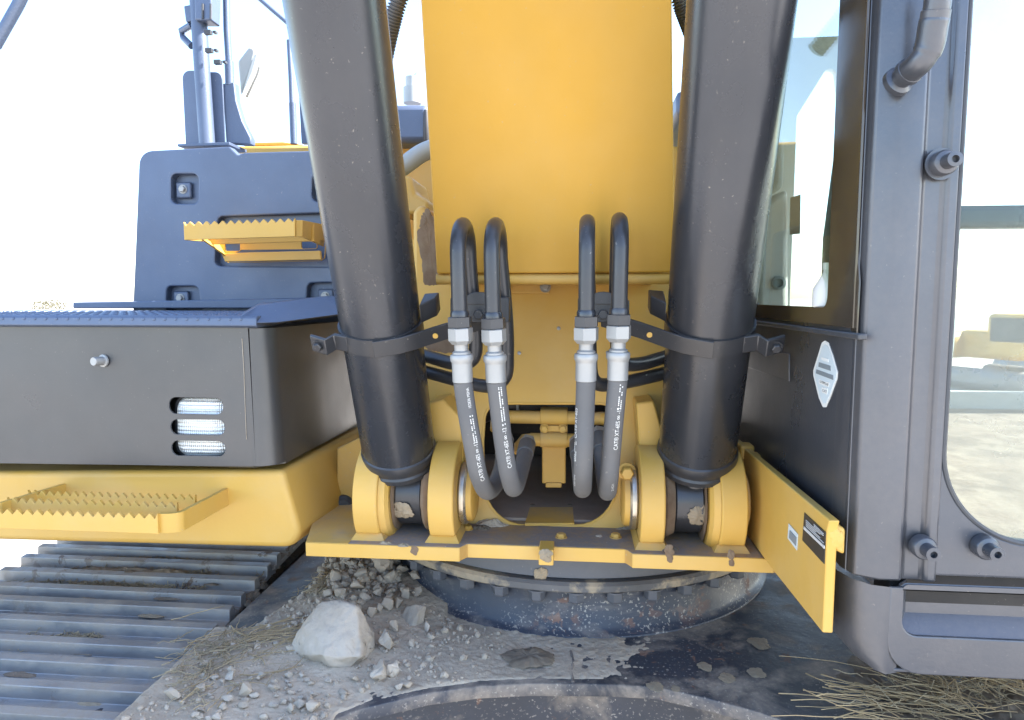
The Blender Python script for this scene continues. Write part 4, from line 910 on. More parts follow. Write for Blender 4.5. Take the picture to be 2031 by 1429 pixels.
# black hose and box further in
mb = MB(); mb.tube(smooth_path([oY(940, 822, 1.62), oY(1000, 800, 1.60), oY(1030, 800, 1.60), oY(1120, 806, 1.62), oY(1230, 800, 1.66)], 8), .030, 20); tag(build('rubber_sleeve', mb, 'black'), 'thick black sleeve running across behind the yellow pipe clamp', 'hose')
mb = MB(); p = oY(1026, 803, 1.57); mb.lathe(p, (1, 0, 0), [(0, .0315), (.006, .0315)], 32); tag(build('hose_band', mb, 'zinc'), 'bright thin band around the black sleeve inside the opening', 'hose clamp')
vb = thing('valve_block', 'grimy black valve block in the shade behind the yellow pipe clamp', 'valve block', oY(1100, 960, 1.8))
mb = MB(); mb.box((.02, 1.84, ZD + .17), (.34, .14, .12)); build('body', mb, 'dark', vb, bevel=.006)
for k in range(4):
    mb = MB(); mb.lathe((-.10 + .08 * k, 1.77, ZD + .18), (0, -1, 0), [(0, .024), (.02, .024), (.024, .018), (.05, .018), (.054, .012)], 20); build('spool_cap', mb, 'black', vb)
# ================================================================== STORAGE BOX
YX = 1.268
sb = thing('storage_box', 'dark grey steel storage box with rounded corner, silver pin and slotted lamp opening', 'storage box', oY(300, 925, YX))
f = [oY(a, b_, YX) for a, b_ in ((-260, 655), (533, 652), (548, 926), (-260, 916))]
zt_, zb3 = f[1].z, f[2].z
xr_t, xr_b = f[1].x, f[2].x
front_plate('front_panel', ((-260, 636), (494, 646), (502, 926), (-260, 916)), [((335, 788), (442, 790), (442, 823), (335, 821)), ((338, 832), (446, 833), (446, 864), (338, 862)), ((340, 874), (447, 876), (447, 906), (340, 904))],
            YX, .004, 'grey', sb, 0, .0150, .0004)
def corner_strip(z0, z1, sh):
    out = []
    for z, xx in ((z0, xr_b), (z1, xr_t)):
        ring = []
        for a in range(0, 91, 10):
            rad = .042; cx, cy = xx - rad, YX + rad; ring.append(V((cx + rad * math.sin(R(a)), cy - rad * math.cos(R(a)), z)))
        ring = [V((oY(494, 653, YX).x if z == z1 else oY(502, 926, YX).x, YX, z))] + ring + [V((xx + .012, 1.84, z))]
        out.append(ring)
    return out
mb = MB(); r0, r1 = corner_strip(zb3, zt_, 0); mb.loft([r0, r1], cap=False, closed=False); build('corner_panel', mb, 'grey', sb, ang=60)
mb = MB(); mb.loft([[V((xr_b - .003, YX + .05, zb3)), V((xr_b + .01, 1.84, zb3)), V((-1.5, 1.84, zb3)), V((-1.5, YX + .004, zb3)), V((xr_b - .05, YX + .004, zb3))], [V((xr_b - .003, YX + .05, zb3 - .006)), V((xr_b + .01, 1.84, zb3 - .006)), V((-1.5, 1.84, zb3 - .006)), V((-1.5, YX + .01, zb3 - .006)), V((xr_b - .05, YX + .01, zb3 - .006))]]); build('bottom_panel', mb, 'grey', sb)
mb = MB(); mb.box((-1.0, 1.83, (zb3 + zt_) / 2), (1.0, .01, zt_ - zb3)); build('rear_panel', mb, 'grey', sb)
mb = MB(); mb.tube([oY(480, 672, YX - .001), oY(484, 740, YX - .001), oY(487, 830, YX - .001), oY(489, 872, YX - .001)], .0005, 6); build('scratch_weld', mb, 'dirt', sb)
mb = MB(); pp_ = oY(206, 716, YX); mb.lathe(pp_, (-.25, -1, .02), [(0, .013), (.003, .0125), (.004, .0088), (.022, .0088), (.0235, .0080)], 28); build('silver_pin', mb, 'zinc', sb)
hl = MB(); lc = oY(402, 847, YX + .024); ring = []
lp = round_poly(px2(((350, 788), (452, 788), (454, 906), (352, 906)), YX + .026), .024, 8); cx_ = sum(p[0] for p in lp) / len(lp); cz_ = sum(p[1] for p in lp) / len(lp)
hl.loft([[V((cx_ + (a - cx_) * k, YX + .026 + d_, cz_ + (b_ - cz_) * k)) for a, b_ in lp] for k, d_ in ((1, .03), (1, .004), (.94, -.003), (.8, -.007), (.4, -.010), (.02, -.011))]); lamp = build('work_lamp', hl, 'lens', sb, ang=60)
hl = MB(); hl.loft([[V((cx_ + (a - cx_) * k - .004, YX + .030 + d_, cz_ + (b_ - cz_) * k)) for a, b_ in lp] for k, d_ in ((1.03, .0), (1.03, .05), (.7, .08))]); build('lamp_housing', hl, 'plastic', lamp)
mb = MB(); q = px2(((320, 770), (470, 770), (470, 920), (320, 920)), YX + .06); mb.prism([V((a, YX + .09, b_)) for a, b_ in q], (0, .004, 0)); build('lamp_backing', mb, 'dark', lamp)
# lid: tread plate with bumps along the lip and rows of raised serrations
Zl = oY(300, 626, YX - .012).z
ld = bpy.data.objects.new('tread_lid', None); COL.objects.link(ld); ld.parent = sb; WL[ld.name] = V((-.8, 1.5, Zl)); ld.location = WL[ld.name] - WL[sb.name]; ld.empty_display_size = .05
mb = MB(); xe = oY(515, 640, YX).x; zlo = oY(300, 650, YX - .012).z
prl = [(YX - .006, zlo), (YX - .014, zlo + .004), (YX - .012, Zl - .004), (YX - .004, Zl), (1.78, Zl), (1.78, Zl - .012), (YX + .01, zlo)]
mb.prism([V((-1.5, y, z)) for y, z in prl], (xe + 1.5, 0, 0)); build('lid_panel', mb, 'cover', ld, bevel=.002)
# raised, tapering end of the lid
P = lambda a, b_, Y: oY(a, b_, Y)
e0 = [P(475, 628, YX - .012), P(512, 606, YX + .02), P(640, 590, YX + .18), P(690, 592, YX + .20), P(690, 612, YX + .20), P(640, 622, YX + .12), P(545, 632, YX - .01)]
mb = MB(); mb.loft([[P(478, 640, YX - .013), P(478, 627, YX - .012), P(478, 622, YX + .25)], [P(512, 641, YX - .012), P(513, 606, YX + .03), P(513, 602, YX + .3)], [P(550, 640, YX - .004), P(640, 589, YX + .16), P(640, 588, YX + .4)], [P(690, 622, YX + .12), P(700, 590, YX + .2), P(700, 588, YX + .4)]]); build('lid_end', mb, 'cover', ld, bevel=.002)
mb = MB(); mb.loft([[P(145, 600, 1.74), P(145, 612, 1.74), P(145, 612, 1.80), P(145, 600, 1.80)], [P(480, 594, 1.74), P(480, 612, 1.74), P(480, 612, 1.80), P(480, 594, 1.80)], [P(680, 589, 1.74), P(680, 612, 1.74), P(680, 612, 1.80), P(680, 589, 1.80)]]); build('hinge_rail', mb, 'cover', ld, bevel=.003)
bump = None; n_b = 0
for k in range(34):                                # bumps on the lip
    x = oY(-60 + k * 21.5, 633, YX - .012).x
    if x > xe - .03: break
    if bump is None: mb = MB(); mb.lathe((x, YX - .012, oY(0, 632, YX - .012).z), (0, -1, .3), [(-.002, .004), (.0012, .0034), (.0022, .0018)], 12); bump = build('tread_bump', mb, 'cover', ld); bx0 = x
    else: c = bump.copy(); COL.objects.link(c); c.parent = ld; c.location = bump.location + V((x - bx0, 0, 0))
tr_ = MB()
for row in range(9):
    for k in range(40):
        x = -1.35 + k * .021 + (row % 2) * .010; y = YX + .02 + row * .045
        if x > xe - .06: continue
        tr_.lathe((x, y, Zl - .001), (0, 0, 1), [(0, .007), (.002, .006), (.003, .004)], 8)
o = build('tread_studs', tr_, 'cover', ld); o['kind'] = 'stuff'

# ================================================================== BLUE-GREY COVER WITH STEP (behind the box)
YC = 1.78
cv = thing('side_cover', 'tall blue-grey moulded cover with recessed bolts behind the storage box', 'machine cover', oY(460, 590, YC))
rec = [((339, 345), (393, 345), (393, 404), (339, 404)), ((432, 430), (668, 422), (672, 530), (425, 528)), ((330, 568), (392, 568), (400, 620), (328, 620)), ((610, 562), (690, 560), (690, 620), (606, 620)), ((620, 345), (690, 345), (690, 400), (618, 400))]
front_plate('cover_panel', ((276, 300), (455, 291), (472, 308), (484, 303), (700, 297), (700, 640), (262, 640)), [[q for q in r] for r in rec], YC, .03, 'cover', cv, [.04, .008, .006, .006, .0, .0, .0], .016, .004)
mb = MB(); q = px2(((280, 305), (455, 296), (700, 300), (700, 640), (266, 640)), YC); mb.prism([V((a, YC + .026, b_)) for a, b_ in q], (0, .35, 0)); build('cover_body', mb, 'cover', cv, bevel=.03, seg=4)
for a, b_ in ((367, 377), (362, 592), (648, 588)):
    p = oY(a, b_, YC + .022); mb = MB(); mb.box(p + V((0, -.004, -.002)), (.044, .012, .044)); build('bolt_pad', mb, 'cover', cv, bevel=.005)
    mb = MB(); mb.hexbolt(p + V((0, -.010, 0)), (0, -1, 0), .009, .008); build('cover_bolt', mb, 'zinc', cv, ang=25)
us = bpy.data.objects.new('toothed_step', None); COL.objects.link(us); us.parent = cv; WL[us.name] = oY(500, 480, 1.6); us.location = WL[us.name] - WL[cv.name]; us.empty_display_size = .05
YU = 1.58
a, b_ = oY(369, 477, YU), oY(588, 470, YU); hgt = oY(500, 441, YU).z - oY(500, 474, YU).z
mb = toothed(a, b_, hgt + .004, .008, 13, .010, lead=.02); build('toothed_bar', mb, 'yellow', us, bevel=.001)
mb = toothed(a + V((.01, .09, -.004)), b_ + V((.01, .09, -.004)), hgt + .004, .008, 13, .010, lead=.02); build('toothed_bar', mb, 'yellow', us, bevel=.001)
mb = MB(); q0, q1 = oY(586, 437, YU), oY(588, 470, YU); r0_, r1_ = oY(655, 450, YC), oY(640, 512, YC); m0, m1 = oY(600, 437, YU + .01), oY(600, 470, YU + .01)
mb.loft([[q0, q1, q1 + V((0, .008, 0)), q0 + V((0, .008, 0))], [m0, m1, m1 + V((-.006, .008, 0)), m0 + V((-.006, .008, 0))], [oY(650, 447, YC), oY(642, 490, YC), oY(636, 488, YC), oY(644, 447, YC)]]); build('step_side', mb, 'yellow', us, bevel=.001)
mb = MB(); mb.loft([[oY(369, 445, YU), oY(369, 477, YU), oY(372, 477, YU), oY(372, 445, YU)], [oY(436, 452, YC), oY(434, 482, YC), oY(437, 482, YC), oY(440, 452, YC)]]); build('step_side', mb, 'yellow', us, bevel=.001)
front_plate('bracket_plate', ((428, 480), (646, 474), (644, 512), (636, 518), (452, 522), (444, 514)), [((446, 481), (476, 480), (476, 498), (446, 498)), ((597, 477), (627, 476), (628, 493), (598, 494))], YC - .03, .006, 'yellow', us, .006, .005, .001)
mb = MB(); q = [oY(a, b_, YC - .034) for a, b_ in ((446, 503), (638, 498), (640, 516), (450, 520))]; mb.prism(q, (0, -.012, 0)); build('bracket_flange', mb, 'yellow', us, bevel=.002)
mb = MB(); mb.loft([[oY(400, 476, YU + .02), oY(428, 482, YC - .03), oY(450, 520, YC - .03), oY(440, 505, YC - .05)], [oY(404, 476, YU + .02), oY(434, 482, YC - .03), oY(456, 520, YC - .03), oY(446, 505, YC - .05)]]); build('bracket_cheek', mb, 'yellow', us)

# yellow bodywork behind the cover
hd = thing('engine_hood', 'yellow engine bodywork with a dark blue upper box behind the boom', 'engine hood', (.2, 2.4, 1.5))
def bodybox(pix, Y, d, mat, nm, bev=.01):
    mb = MB(); mb.prism([oY(a, b_, Y) for a, b_ in pix], (0, d, 0)); return build(nm, mb, mat, hd, bevel=bev)
bodybox(((455, 290), (625, 287), (625, 700), (455, 700)), 2.15, .8, 'yellow', 'tank_top')
bodybox(((625, 287), (1425, 290), (1425, 700), (625, 700)), 2.45, 1.2, 'yellow', 'hood_body')
bodybox(((640, 208), (850, 206), (850, 283), (640, 283)), 2.35, .8, 'cover', 'upper_box', .02)
bodybox(((1342, 178), (1420, 176), (1420, 260), (1342, 230)), 2.35, .8, 'cover', 'upper_box', .02)
bodybox(((838, 215), (850, 215), (850, 283), (838, 283)), 2.33, .05, 'plastic', 'hinge')
bodybox(((480, 283), (560, 281), (600, 287), (480, 289)), 2.2, .5, 'yellow', 'hood_ridge', .004)
mb = MB(); p0 = oY(818, 206, 2.7); mb.lathe(p0, (0, 0, 1), [(0, .035), (.06, .035), (.062, .026), (.10, .026)], 24); build('exhaust_stub', mb, 'pipe', hd)
mb = MB(); mb.tube([oY(818, 190, 2.7), oY(820, 170, 2.7), oY(832, 152, 2.72)], [.026, .026, .02], 16); build('exhaust_tip', mb, 'pipe', hd)
mb = MB(); mb.tube(smooth_path([oY(740, 372, 1.95), oY(800, 330, 1.95), oY(850, 298, 1.97), oY(930, 280, 2.0)], 8), .026, 24); tag(build('grey_pipe', mb, 'pipe'), 'pale grey bent pipe between cylinder and boom above the yellow bodywork', 'pipe')
vb2 = thing('yellow_bracket', 'sunlit yellow bracket block just behind the boom edge', 'bracket', oY(820, 400, 1.9))
mb = MB(); mb.prism([oY(a, b_, 1.9) for a, b_ in ((785, 345), (816, 350), (824, 385), (850, 398), (850, 425), (785, 425))], (0, .2, 0)); build('block', mb, 'yellow', vb2, bevel=.01)
# ================================================================== POSTS AND MIRROR ON TOP OF THE COVER
YT = 1.86
lp_ = thing('hand_rail_post', 'stout grey post with two rounded side plates standing on the blue-grey cover', 'post', oY(405, 288, YT))
def pt(pix, Y, d, mat, nm, par, bev=.003, rad=0):
    q = px2(pix, Y); q = round_poly(q, rad) if rad else q; mb = MB(); mb.prism([V((a, Y, b_)) for a, b_ in q], (0, d, 0)); return build(nm, mb, mat, par, bevel=bev)
mb = MB(); mb.tube([oY(411, 288, YT), oY(401, 140, YT), oY(392, 0, YT), oY(388, -60, YT)], .021, 24); build('post', mb, 'cover', lp_)
pt(((361, 140), (392, 140), (396, 286), (368, 286)), YT + .03, .006, 'cover', 'side_plate', lp_, .001, [.03, .008, 0, 0])
pt(((412, 143), (440, 143), (446, 282), (418, 284)), YT + .03, .006, 'cover', 'side_plate', lp_, .001, [.008, .03, 0, 0])
pt(((352, 286), (455, 282), (455, 288), (352, 291)), YT - .02, .10, 'cover', 'foot_plate', lp_, .001)
pt(((364, 12), (384, 8), (388, 40), (368, 44)), YT - .01, .03, 'cover', 'bracket', lp_, .003)
pt(((384, -40), (420, -40), (418, 40), (386, 40)), YT - .03, .05, 'cover', 'socket', lp_, .004)
for a in (402, 418): mb = MB(); mb.cyl(oY(a, 8, YT - .032), oY(a, 38, YT - .032), .003, 8); build('socket_screw', mb, 'plastic', lp_)
mb = MB(); mb.tube([oY(380, 50, YT), oY(360, 62, YT + .02), oY(364, 76, YT + .02), oY(380, 92, YT)], .009, 12); build('hook', mb, 'cover', lp_)
for a, b_ in ((413, 65), (415, 101), (432, 124)):
    mb = MB(); mb.box(oY(a, b_, YT - .03), (.018, .012, .011)); mb.box(oY(a + 14, b_, YT - .02), (.008, .012, .006)); build('cable_clip', mb, 'plastic', lp_)
mp_ = thing('mirror_post', 'slim dark mirror pole with a wide curved foot beside the stout post', 'mirror post', oY(470, 285, YT + .05))
mb = MB(); mb.tube([oY(448, -40, YT + .05), oY(450, 60, YT + .05), oY(454, 125, YT + .05), oY(455, 165, YT + .05)], [.0095, .0095, .0095, .0095], 16); build('pole', mb, 'cover', mp_)
mb = MB(); mb.cyl(oY(454, 122, YT + .05), oY(456, 170, YT + .05), .0125, 16); build('pole_sleeve', mb, 'cover', mp_)
pt(((441, 166), (464, 163), (468, 200), (480, 240), (497, 274), (497, 287), (448, 284)), YT + .04, .03, 'cover', 'foot_fin', mp_, .003)
mr = thing('rear_view_mirror', 'pale side mirror head seen edge-on beside the slim pole', 'mirror', oY(490, 150, YT + .2))
mb = MB(); mb.prism([oY(a, b_, YT + .2) for a, b_ in ((470, 122), (492, 93), (502, 92), (508, 102), (498, 140), (476, 190))], (.004, .05, 0)); build('mirror_shell', mb, 'pipe', mr, bevel=.008, seg=3)
mb = MB(); mb.prism([oY(a, b_, YT + .19) for a, b_ in ((504, 108), (512, 106), (500, 146), (478, 192))], (.002, .02, 0)); build('mirror_glass', mb, 'trim', mr, bevel=.002)
an = thing('aerial_mast', 'thin dark mast standing close to the cylinder above the yellow hood', 'mast', oY(582, 285, 2.1))
mb = MB(); mb.tube([oY(573, 80, 2.1), oY(577, 150, 2.1), oY(582, 285, 2.1)], [.007, .008, .0085], 14); build('mast_tube', mb, 'cover', an)
mb = MB(); mb.cyl(oY(580, 205, 2.1), oY(583, 286, 2.1), .011, 14); build('mast_sleeve', mb, 'cover', an)
mb = MB(); mb.prism([oY(a, b_, 2.12) for a, b_ in ((593, 190), (598, 185), (610, 285), (598, 285))], (0, .02, 0)); build('mast_fin', mb, 'cover', an)
mb = MB(); mb.tube([oY(505, -10, 2.0), oY(535, 16, 2.0), oY(570, 46, 2.0)], .006, 12); tag(build('guard_rod', mb, 'cover'), 'thin slanting dark rod reaching the cylinder at the top of the picture', 'rod')
mb = MB(); mb.tube([oY(60, -40, 1.2), oY(35, 12, 1.2), oY(-10, 92, 1.2)], .010, 16); tag(build('grab_rail', mb, 'cover'), 'slanting blue-grey grab rail high above the storage box in the empty sky', 'rail')
# corrugated hoses beside the boom
def corr(name, ctrl, r, label):
    pts = smooth_path(ctrl, 40); n = len(pts); mb = MB(); mb.tube(pts, [r * (1 + .13 * (1 if (i // 2) % 2 else -1)) for i in range(n)], 20)
    return tag(build(name, mb, 'rubber', ang=20), label, 'hose', 'corrugated hoses')
corr('corrugated_hose', [oY(812, -60, 1.45), oY(788, 10, 1.47), oY(772, 70, 1.5), oY(758, 140, 1.55)], .017, 'ribbed flexible hose between the boom and the cylinder on the storage box side')
corr('corrugated_hose', [oY(1330, -70, 1.45), oY(1350, 0, 1.47), oY(1368, 50, 1.5), oY(1390, 110, 1.55)], .017, 'ribbed flexible hose between the boom and the cylinder on the cab side')

# ================================================================== CAB
cb_ = thing('operator_cab', 'grey operator cab with tall windows, bolts on its front pillar and a recessed lower skirt', 'cab', (.9, 1.4, .85))
XC, YCF = .432, .93                            # inner side wall, front face
XE = 1.66
def zz(px, py, Y): return oY(px, py, Y).z
zbot = oY(1700, 1150, YCF).z; ztop = 2.75
def on_x(pix, X): return [(p.y, p.z) for p in (oX(a, b_, X) for a, b_ in pix)]
win = [oX(a, b_, XC) for a, b_ in ((1652, 612), (1700, 0))]
yw0 = oX(1700, 612, XC).y + .012; yw1 = 1.92; zw0 = oX(1600, 626, XC).z; zw1 = 2.45
# side wall: lower panel and window surround
plate('side_wall', [(YCF + .03, zbot), (2.3, zbot), (2.3, ztop), (YCF + .03, ztop)], [round_poly([(yw0, zw0), (yw1, zw0), (yw1, zw1), (yw0, zw1)], .03)], .02, 'cab', cb_, (XC + .01, 0, 0), (0, 1, 0), (0, 0, 1), .003)
gl_in = round_poly([(p[0], p[1]) for p in on_x(((1647, 608), (1505, 603)), XC)] , 0)
yg0 = oX(1647, 600, XC).y; yg1 = oX(1504, 600, XC).y + .0; zg0 = oX(1600, 608, XC).z
plate('window_border', [(yw0 - .012, zw0 - .012), (yw1 + .012, zw0 - .012), (yw1 + .012, zw1 + .01), (yw0 - .012, zw1 + .01)], [round_poly([(yg0, zg0), (yg1, zg0), (yg1, zw1 - .05), (yg0, zw1 - .05)], .018)], .004, 'tint', cb_, (XC - .003, 0, 0), (0, 1, 0), (0, 0, 1), .0008)
mb = MB(); mb.prism([V((XC + .004, y, z)) for y, z in ((yw0, zw0), (yw1, zw0), (yw1, zw1), (yw0, zw1))], (.004, 0, 0)); build('window_pane', mb, 'glass', cb_)
mb = MB(); a = oX(1505, 634, XC); mb.box((XC - .004, 1.45, zw0 - .022), (.012, 1.05, .008)); build('side_trim', mb, 'plastic', cb_, bevel=.002)
mb = MB(); mb.prism([oX(a, b_, XC - .0015) for a, b_ in ((1682, 648), (1700, 480), (1704, 560), (1698, 668))], (.002, 0, 0)); build('painted_reflection', mb, 'tint', cb_)  # dark tinted sliver laid on to stand in for a mirror reflection
q = [oX(a, b_, XC) for a, b_ in ((1490, 680), (1566, 702), (1566, 757), (1484, 729))]
mb = MB(); mb.prism([v_ + V((-.0015, 0, 0)) for v_ in q], (.003, 0, 0)); build('pressed_panel', mb, 'cab', cb_, bevel=.001)
# diamond sticker
def dia(k): return [(1637 + (a - 1637) * k, 743 + (b_ - 743) * k) for a, b_ in ((1636, 676), (1643, 680), (1652, 706), (1661, 738), (1660, 752), (1648, 785), (1638, 808), (1632, 808), (1624, 790), (1613, 745), (1613, 735), (1622, 706), (1630, 680))]
mb = MB(); mb.prism([oX(a, b_, XC - .001) for a, b_ in dia(1.0)], (.0008, 0, 0)); dk = build('diamond_sticker', mb, 'white', cb_)
mb = MB(); mb.prism([oX(a, b_, XC - .0016) for a, b_ in dia(.88)], (.0008, 0, 0)); build('sticker_field', mb, 'sticker', dk)
for pix in (((1624, 719), (1647, 726), (1647, 736), (1623, 728)), ((1619, 733), (1652, 745), (1652, 754), (1618, 741))):
    mb = MB(); mb.prism([oX(a, b_, XC - .0022) for a, b_ in pix], (.0008, 0, 0)); build('sticker_print', mb, 'sticker_ink', dk)
for pix in (((1629, 709), (1643, 713), (1643, 719), (1629, 714)), ((1624, 752), (1644, 759), (1643, 768), (1624, 761)), ((1630, 768), (1641, 771), (1640, 783), (1630, 779))):
    mb = MB(); mb.prism([oX(a, b_, XC - .0022) for a, b_ in pix], (.0008, 0, 0)); build('sticker_box', mb, 'white', dk)
def side_text(s, pa, pb, size, parent, mat, X):
    """text on the side wall between two pixels, read towards the camera end"""
    a, b_ = oX(*pa, X), oX(*pb, X); me = text_mesh(s, 1.0); w_ = max(v_.co.x for v_ in me.vertices); u = (b_ - a) / w_
    for v_ in me.vertices: v_.co = a + u * v_.co.x + V((0, 0, 1)) * (v_.co.y * size)
    link('lettering', me, M[mat], parent)
side_text('CATERPILLAR', (1625.5, 759), (1642.5, 766), .0052, dk, 'ink', XC - .0032)
side_text('CAT', (1630.5, 777), (1639.5, 780.5), .0058, dk, 'sticker_ink', XC - .0032)
# front pillar: faceted vertical extrusion
def vsec(pix_at, py, Y): return [oY(a, py, Y + dy) for a, dy in pix_at]
xs0 = [(XC, .09), (XC - .002, .045), (XC + .006, .016), (oY(1737, 1000, YCF).x, .004), (oY(1752, 1000, YCF).x, .0), (oY(1795, 1000, YCF).x, .0), (oY(1800, 1000, YCF).x, .006), (oY(1838, 1000, YCF).x, .006), (oY(1843, 1000, YCF).x, .0)]
xi = oY(1884, 700, YCF).x
sec = xs0 + [(xi, .0), (xi, .05), (XC + .03, .09)]
mb = MB(); mb.loft([[V((x, YCF + y, z)) for x, y in sec] for z in (oY(1700, 1151, YCF).z, ztop)]); build('front_pillar', mb, 'cab', cb_, bevel=.004, seg=3)
# lower front with the curved windshield corner
xw, zw = xi, oY(1950, 1080, YCF).z
hole_ = round_poly([(xw + .001, zw), (XE - .1, zw), (XE - .1, 2.5), (xw + .001, 2.5)], [.125, .12, .02, .02], 16)
plate('windshield_frame', [(oY(1846, 1000, YCF).x, oY(1900, 1146, YCF).z), (XE, oY(1900, 1146, YCF).z), (XE, ztop), (oY(1846, 1000, YCF).x, ztop)], [hole_], .03, 'cab', cb_, (0, YCF + .0165, 0), (1, 0, 0), (0, 0, 1), .004)
mb = MB(); mb.prism([V((a, YCF + .024, b_)) for a, b_ in ((xw - .02, zw - .02), (XE - .08, zw - .02), (XE - .08, 2.52), (xw - .02, 2.52))], (0, .005, 0)); build('windshield', mb, 'glass_hazy', cb_)
rim = [V((p[0], YCF + .003, p[1])) for p in hole_]; mb = MB(); mb.tube(rim + [rim[0]], .0035, 8); build('glass_seal', mb, 'plastic', cb_)
z1, z2 = oY(1950, 400, YCF).z, oY(1950, 447, YCF).z
mb = MB(); mb.box(((xw + XE) / 2, YCF + .05, (z1 + z2) / 2), (XE - xw, .035, z1 - z2)); build('windshield_crossbar', mb, 'cab', cb_, bevel=.008, seg=3)
def cab_bolt(px, py, r=.0108):
    p = oY(px, py, YCF); mb = MB(); mb.lathe(p, (.0, -1, 0), [(0, r * 1.45), (.012, r * 1.45), (.0145, r * 1.3), (.016, r * .86), (.034, r * .86), (.0345, r * .42), (.027, r * .42)], 28); return build('cab_bolt', mb, 'cab', cb_)
for a, b_ in ((1866, 326), (1826, 1082), (1948, 1082)): cab_bolt(a, b_)
mb = MB(); mb.lathe(oY(1866, 326, YCF), (0, -1, 0), [(0, .02), (.002, .02)], 24); build('bolt_washer', mb, 'cab', cb_)
# mirror arm at the top of the pillar
ma = bpy.data.objects.new('mirror_arm', None); COL.objects.link(ma); ma.parent = cb_; WL[ma.name] = oY(1810, 120, YCF - .05); ma.location = WL[ma.name] - WL[cb_.name]; ma.empty_display_size = .03
mb = MB(); mb.tube(smooth_path([oY(1862, -80, .86), oY(1860, 0, .865), oY(1851, 50, .872), oY(1843, 92, .878), oY(1826, 122, .885), oY(1800, 145, .905)], 8), [.0145] * 14 + [.0162] * 14 + [.015] * 13, 24); build('arm_tube', mb, 'cab', ma)
mb = MB(); d0 = oY(1800, 145, .905) - oY(1826, 122, .885); mb.lathe(oY(1808, 138, .90), d0, [(0, .0145), (.002, .0165), (.008, .0165), (.010, .013), (.018, .013), (.021, .018), (.028, .018), (.032, .013)], 28); build('arm_socket', mb, 'cab', ma)
mb = MB(); d1 = oY(1851, 50, .872) - oY(1860, 0, .865); mb.lathe(oY(1857, 20, .868), d1, [(0, .0145), (.001, .0158), (.016, .0158), (.017, .0145)], 28); build('arm_collar', mb, 'cab', ma)
# skirt below the cab, with pressed recess
zs0, zs1 = oY(1780, 1332, YCF).z, oY(1780, 1160, YCF).z
xsL = oY(1790, 1200, YCF - .01).x
def skirt_ring(z, inset):
    r_ = []; x0 = XC - .008
    for k, (x, y) in enumerate(((x0, YCF + .40), (x0, YCF + .10), (x0 + .003, YCF + .045), (x0 + .012, YCF + .016), (x0 + .030, YCF - .004), (x0 + .052, YCF - .0095), (x0 + .068, YCF - .0035))): r_.append(V((x + inset * max(0, 1 - k / 5), y + inset * .4 * max(0, 1 - k / 5), z)))
    return r_
H = zs1 - zs0
mb = MB(); mb.loft([skirt_ring(zs1, 0), skirt_ring(zs0 + H * .38, 0), skirt_ring(zs0 + H * .18, .012), skirt_ring(zs0 + H * .06, .034), skirt_ring(zs0, .06)], cap=False, closed=False); build('skirt_corner', mb, 'cab', cb_, ang=60)
x0s = XC - .008 + .052
rz = [oY(1900, p, YCF - .01).z for p in (1167, 1236, 1266)]
hole2 = round_poly([(oY(1792, 1200, YCF - .01).x, rz[2]), (XE - .1, rz[2]), (XE - .1, rz[0]), (oY(1792, 1200, YCF - .01).x, rz[0])], [.02, .02, .006, .006])
plate('skirt_panel', round_poly([(x0s, zs0 + .002), (XE, zs0), (XE, zs1), (x0s, zs1)], [.045, 0, 0, 0]), [hole2], .006, 'cab', cb_, (0, YCF - .007, 0), (1, 0, 0), (0, 0, 1), .002)
xh = oY(1792, 1200, YCF - .01).x
mb = MB(); mb.loft([[V((xh - .004, YCF - .006, rz[2] - .003)), V((xh + .014, YCF + .016, rz[1])), V((xh + .014, YCF + .016, rz[0] + .002))], [V((XE, YCF - .006, rz[2] - .003)), V((XE, YCF + .016, rz[1])), V((XE, YCF + .016, rz[0] + .002))]], cap=False, closed=False); build('skirt_recess', mb, 'cab', cb_)
mb = MB(); mb.prism([V((xh - .004, YCF - .005, rz[0])), V((xh + .016, YCF + .017, rz[0])), V((xh + .016, YCF + .017, rz[1] - .001)), V((xh - .004, YCF - .005, rz[2] - .003))], (0, .002, 0)); build('skirt_recess_end', mb, 'cab', cb_)
mb = MB(); mb.box(((x0s + XE) / 2, YCF + .03, zs0 + .004), (XE - x0s, .07, .006)); build('skirt_lip', mb, 'cab', cb_, bevel=.002)
mb = MB(); mb.box(((XC + XE) / 2 + .03, YCF + .04, (oY(1900, 1150, YCF).z + zs1) / 2), (XE - XC - .05, .05, .07)); build('seal_gap', mb, 'dark', cb_)  # dark filler behind the seam, enlarged to block sun coming through the gap
mb = MB(); mb.box(((XC + XE) / 2 + .02, 1.66, zbot + .01), (XE - XC - .05, 1.26, .03)); build('cab_floor', mb, 'soil', cb_)
mb = MB(); mb.box(((XC + XE) / 2, 1.62, ztop), (XE - XC, 1.4, .05)); build('cab_roof', mb, 'cab', cb_)
YR = 2.3
def rx(px): return oY(px, 400, YR).x
plate('rear_wall', [(XC + .022, zbot), (XE, zbot), (XE, ztop), (XC + .022, ztop)], [round_poly([(rx(1572), 1.42), (rx(1668), 1.42), (rx(1668), 2.0), (rx(1640), 2.3), (rx(1572), 2.12)], .02),
      round_poly([(rx(1530), 2.36), (rx(1760), 2.36), (rx(1760), 2.62), (rx(1530), 2.62)], .02), round_poly([(rx(1830), 1.25), (XE - .06, 1.25), (XE - .06, 2.62), (rx(1830), 2.62)], .04)], .03, 'trim', cb_, (0, YR, 0), (1, 0, 0), (0, 0, 1), .003)
plate('door_side', [(YCF + .05, zbot), (2.28, zbot), (2.28, ztop), (YCF + .05, ztop)], [round_poly([(YCF + .12, zbot + .06), (2.22, zbot + .06), (2.22, 2.48), (YCF + .12, 2.48)], .06)], .03, 'trim', cb_, (XE - .015, 0, 0), (0, 1, 0), (0, 0, 1), .003)
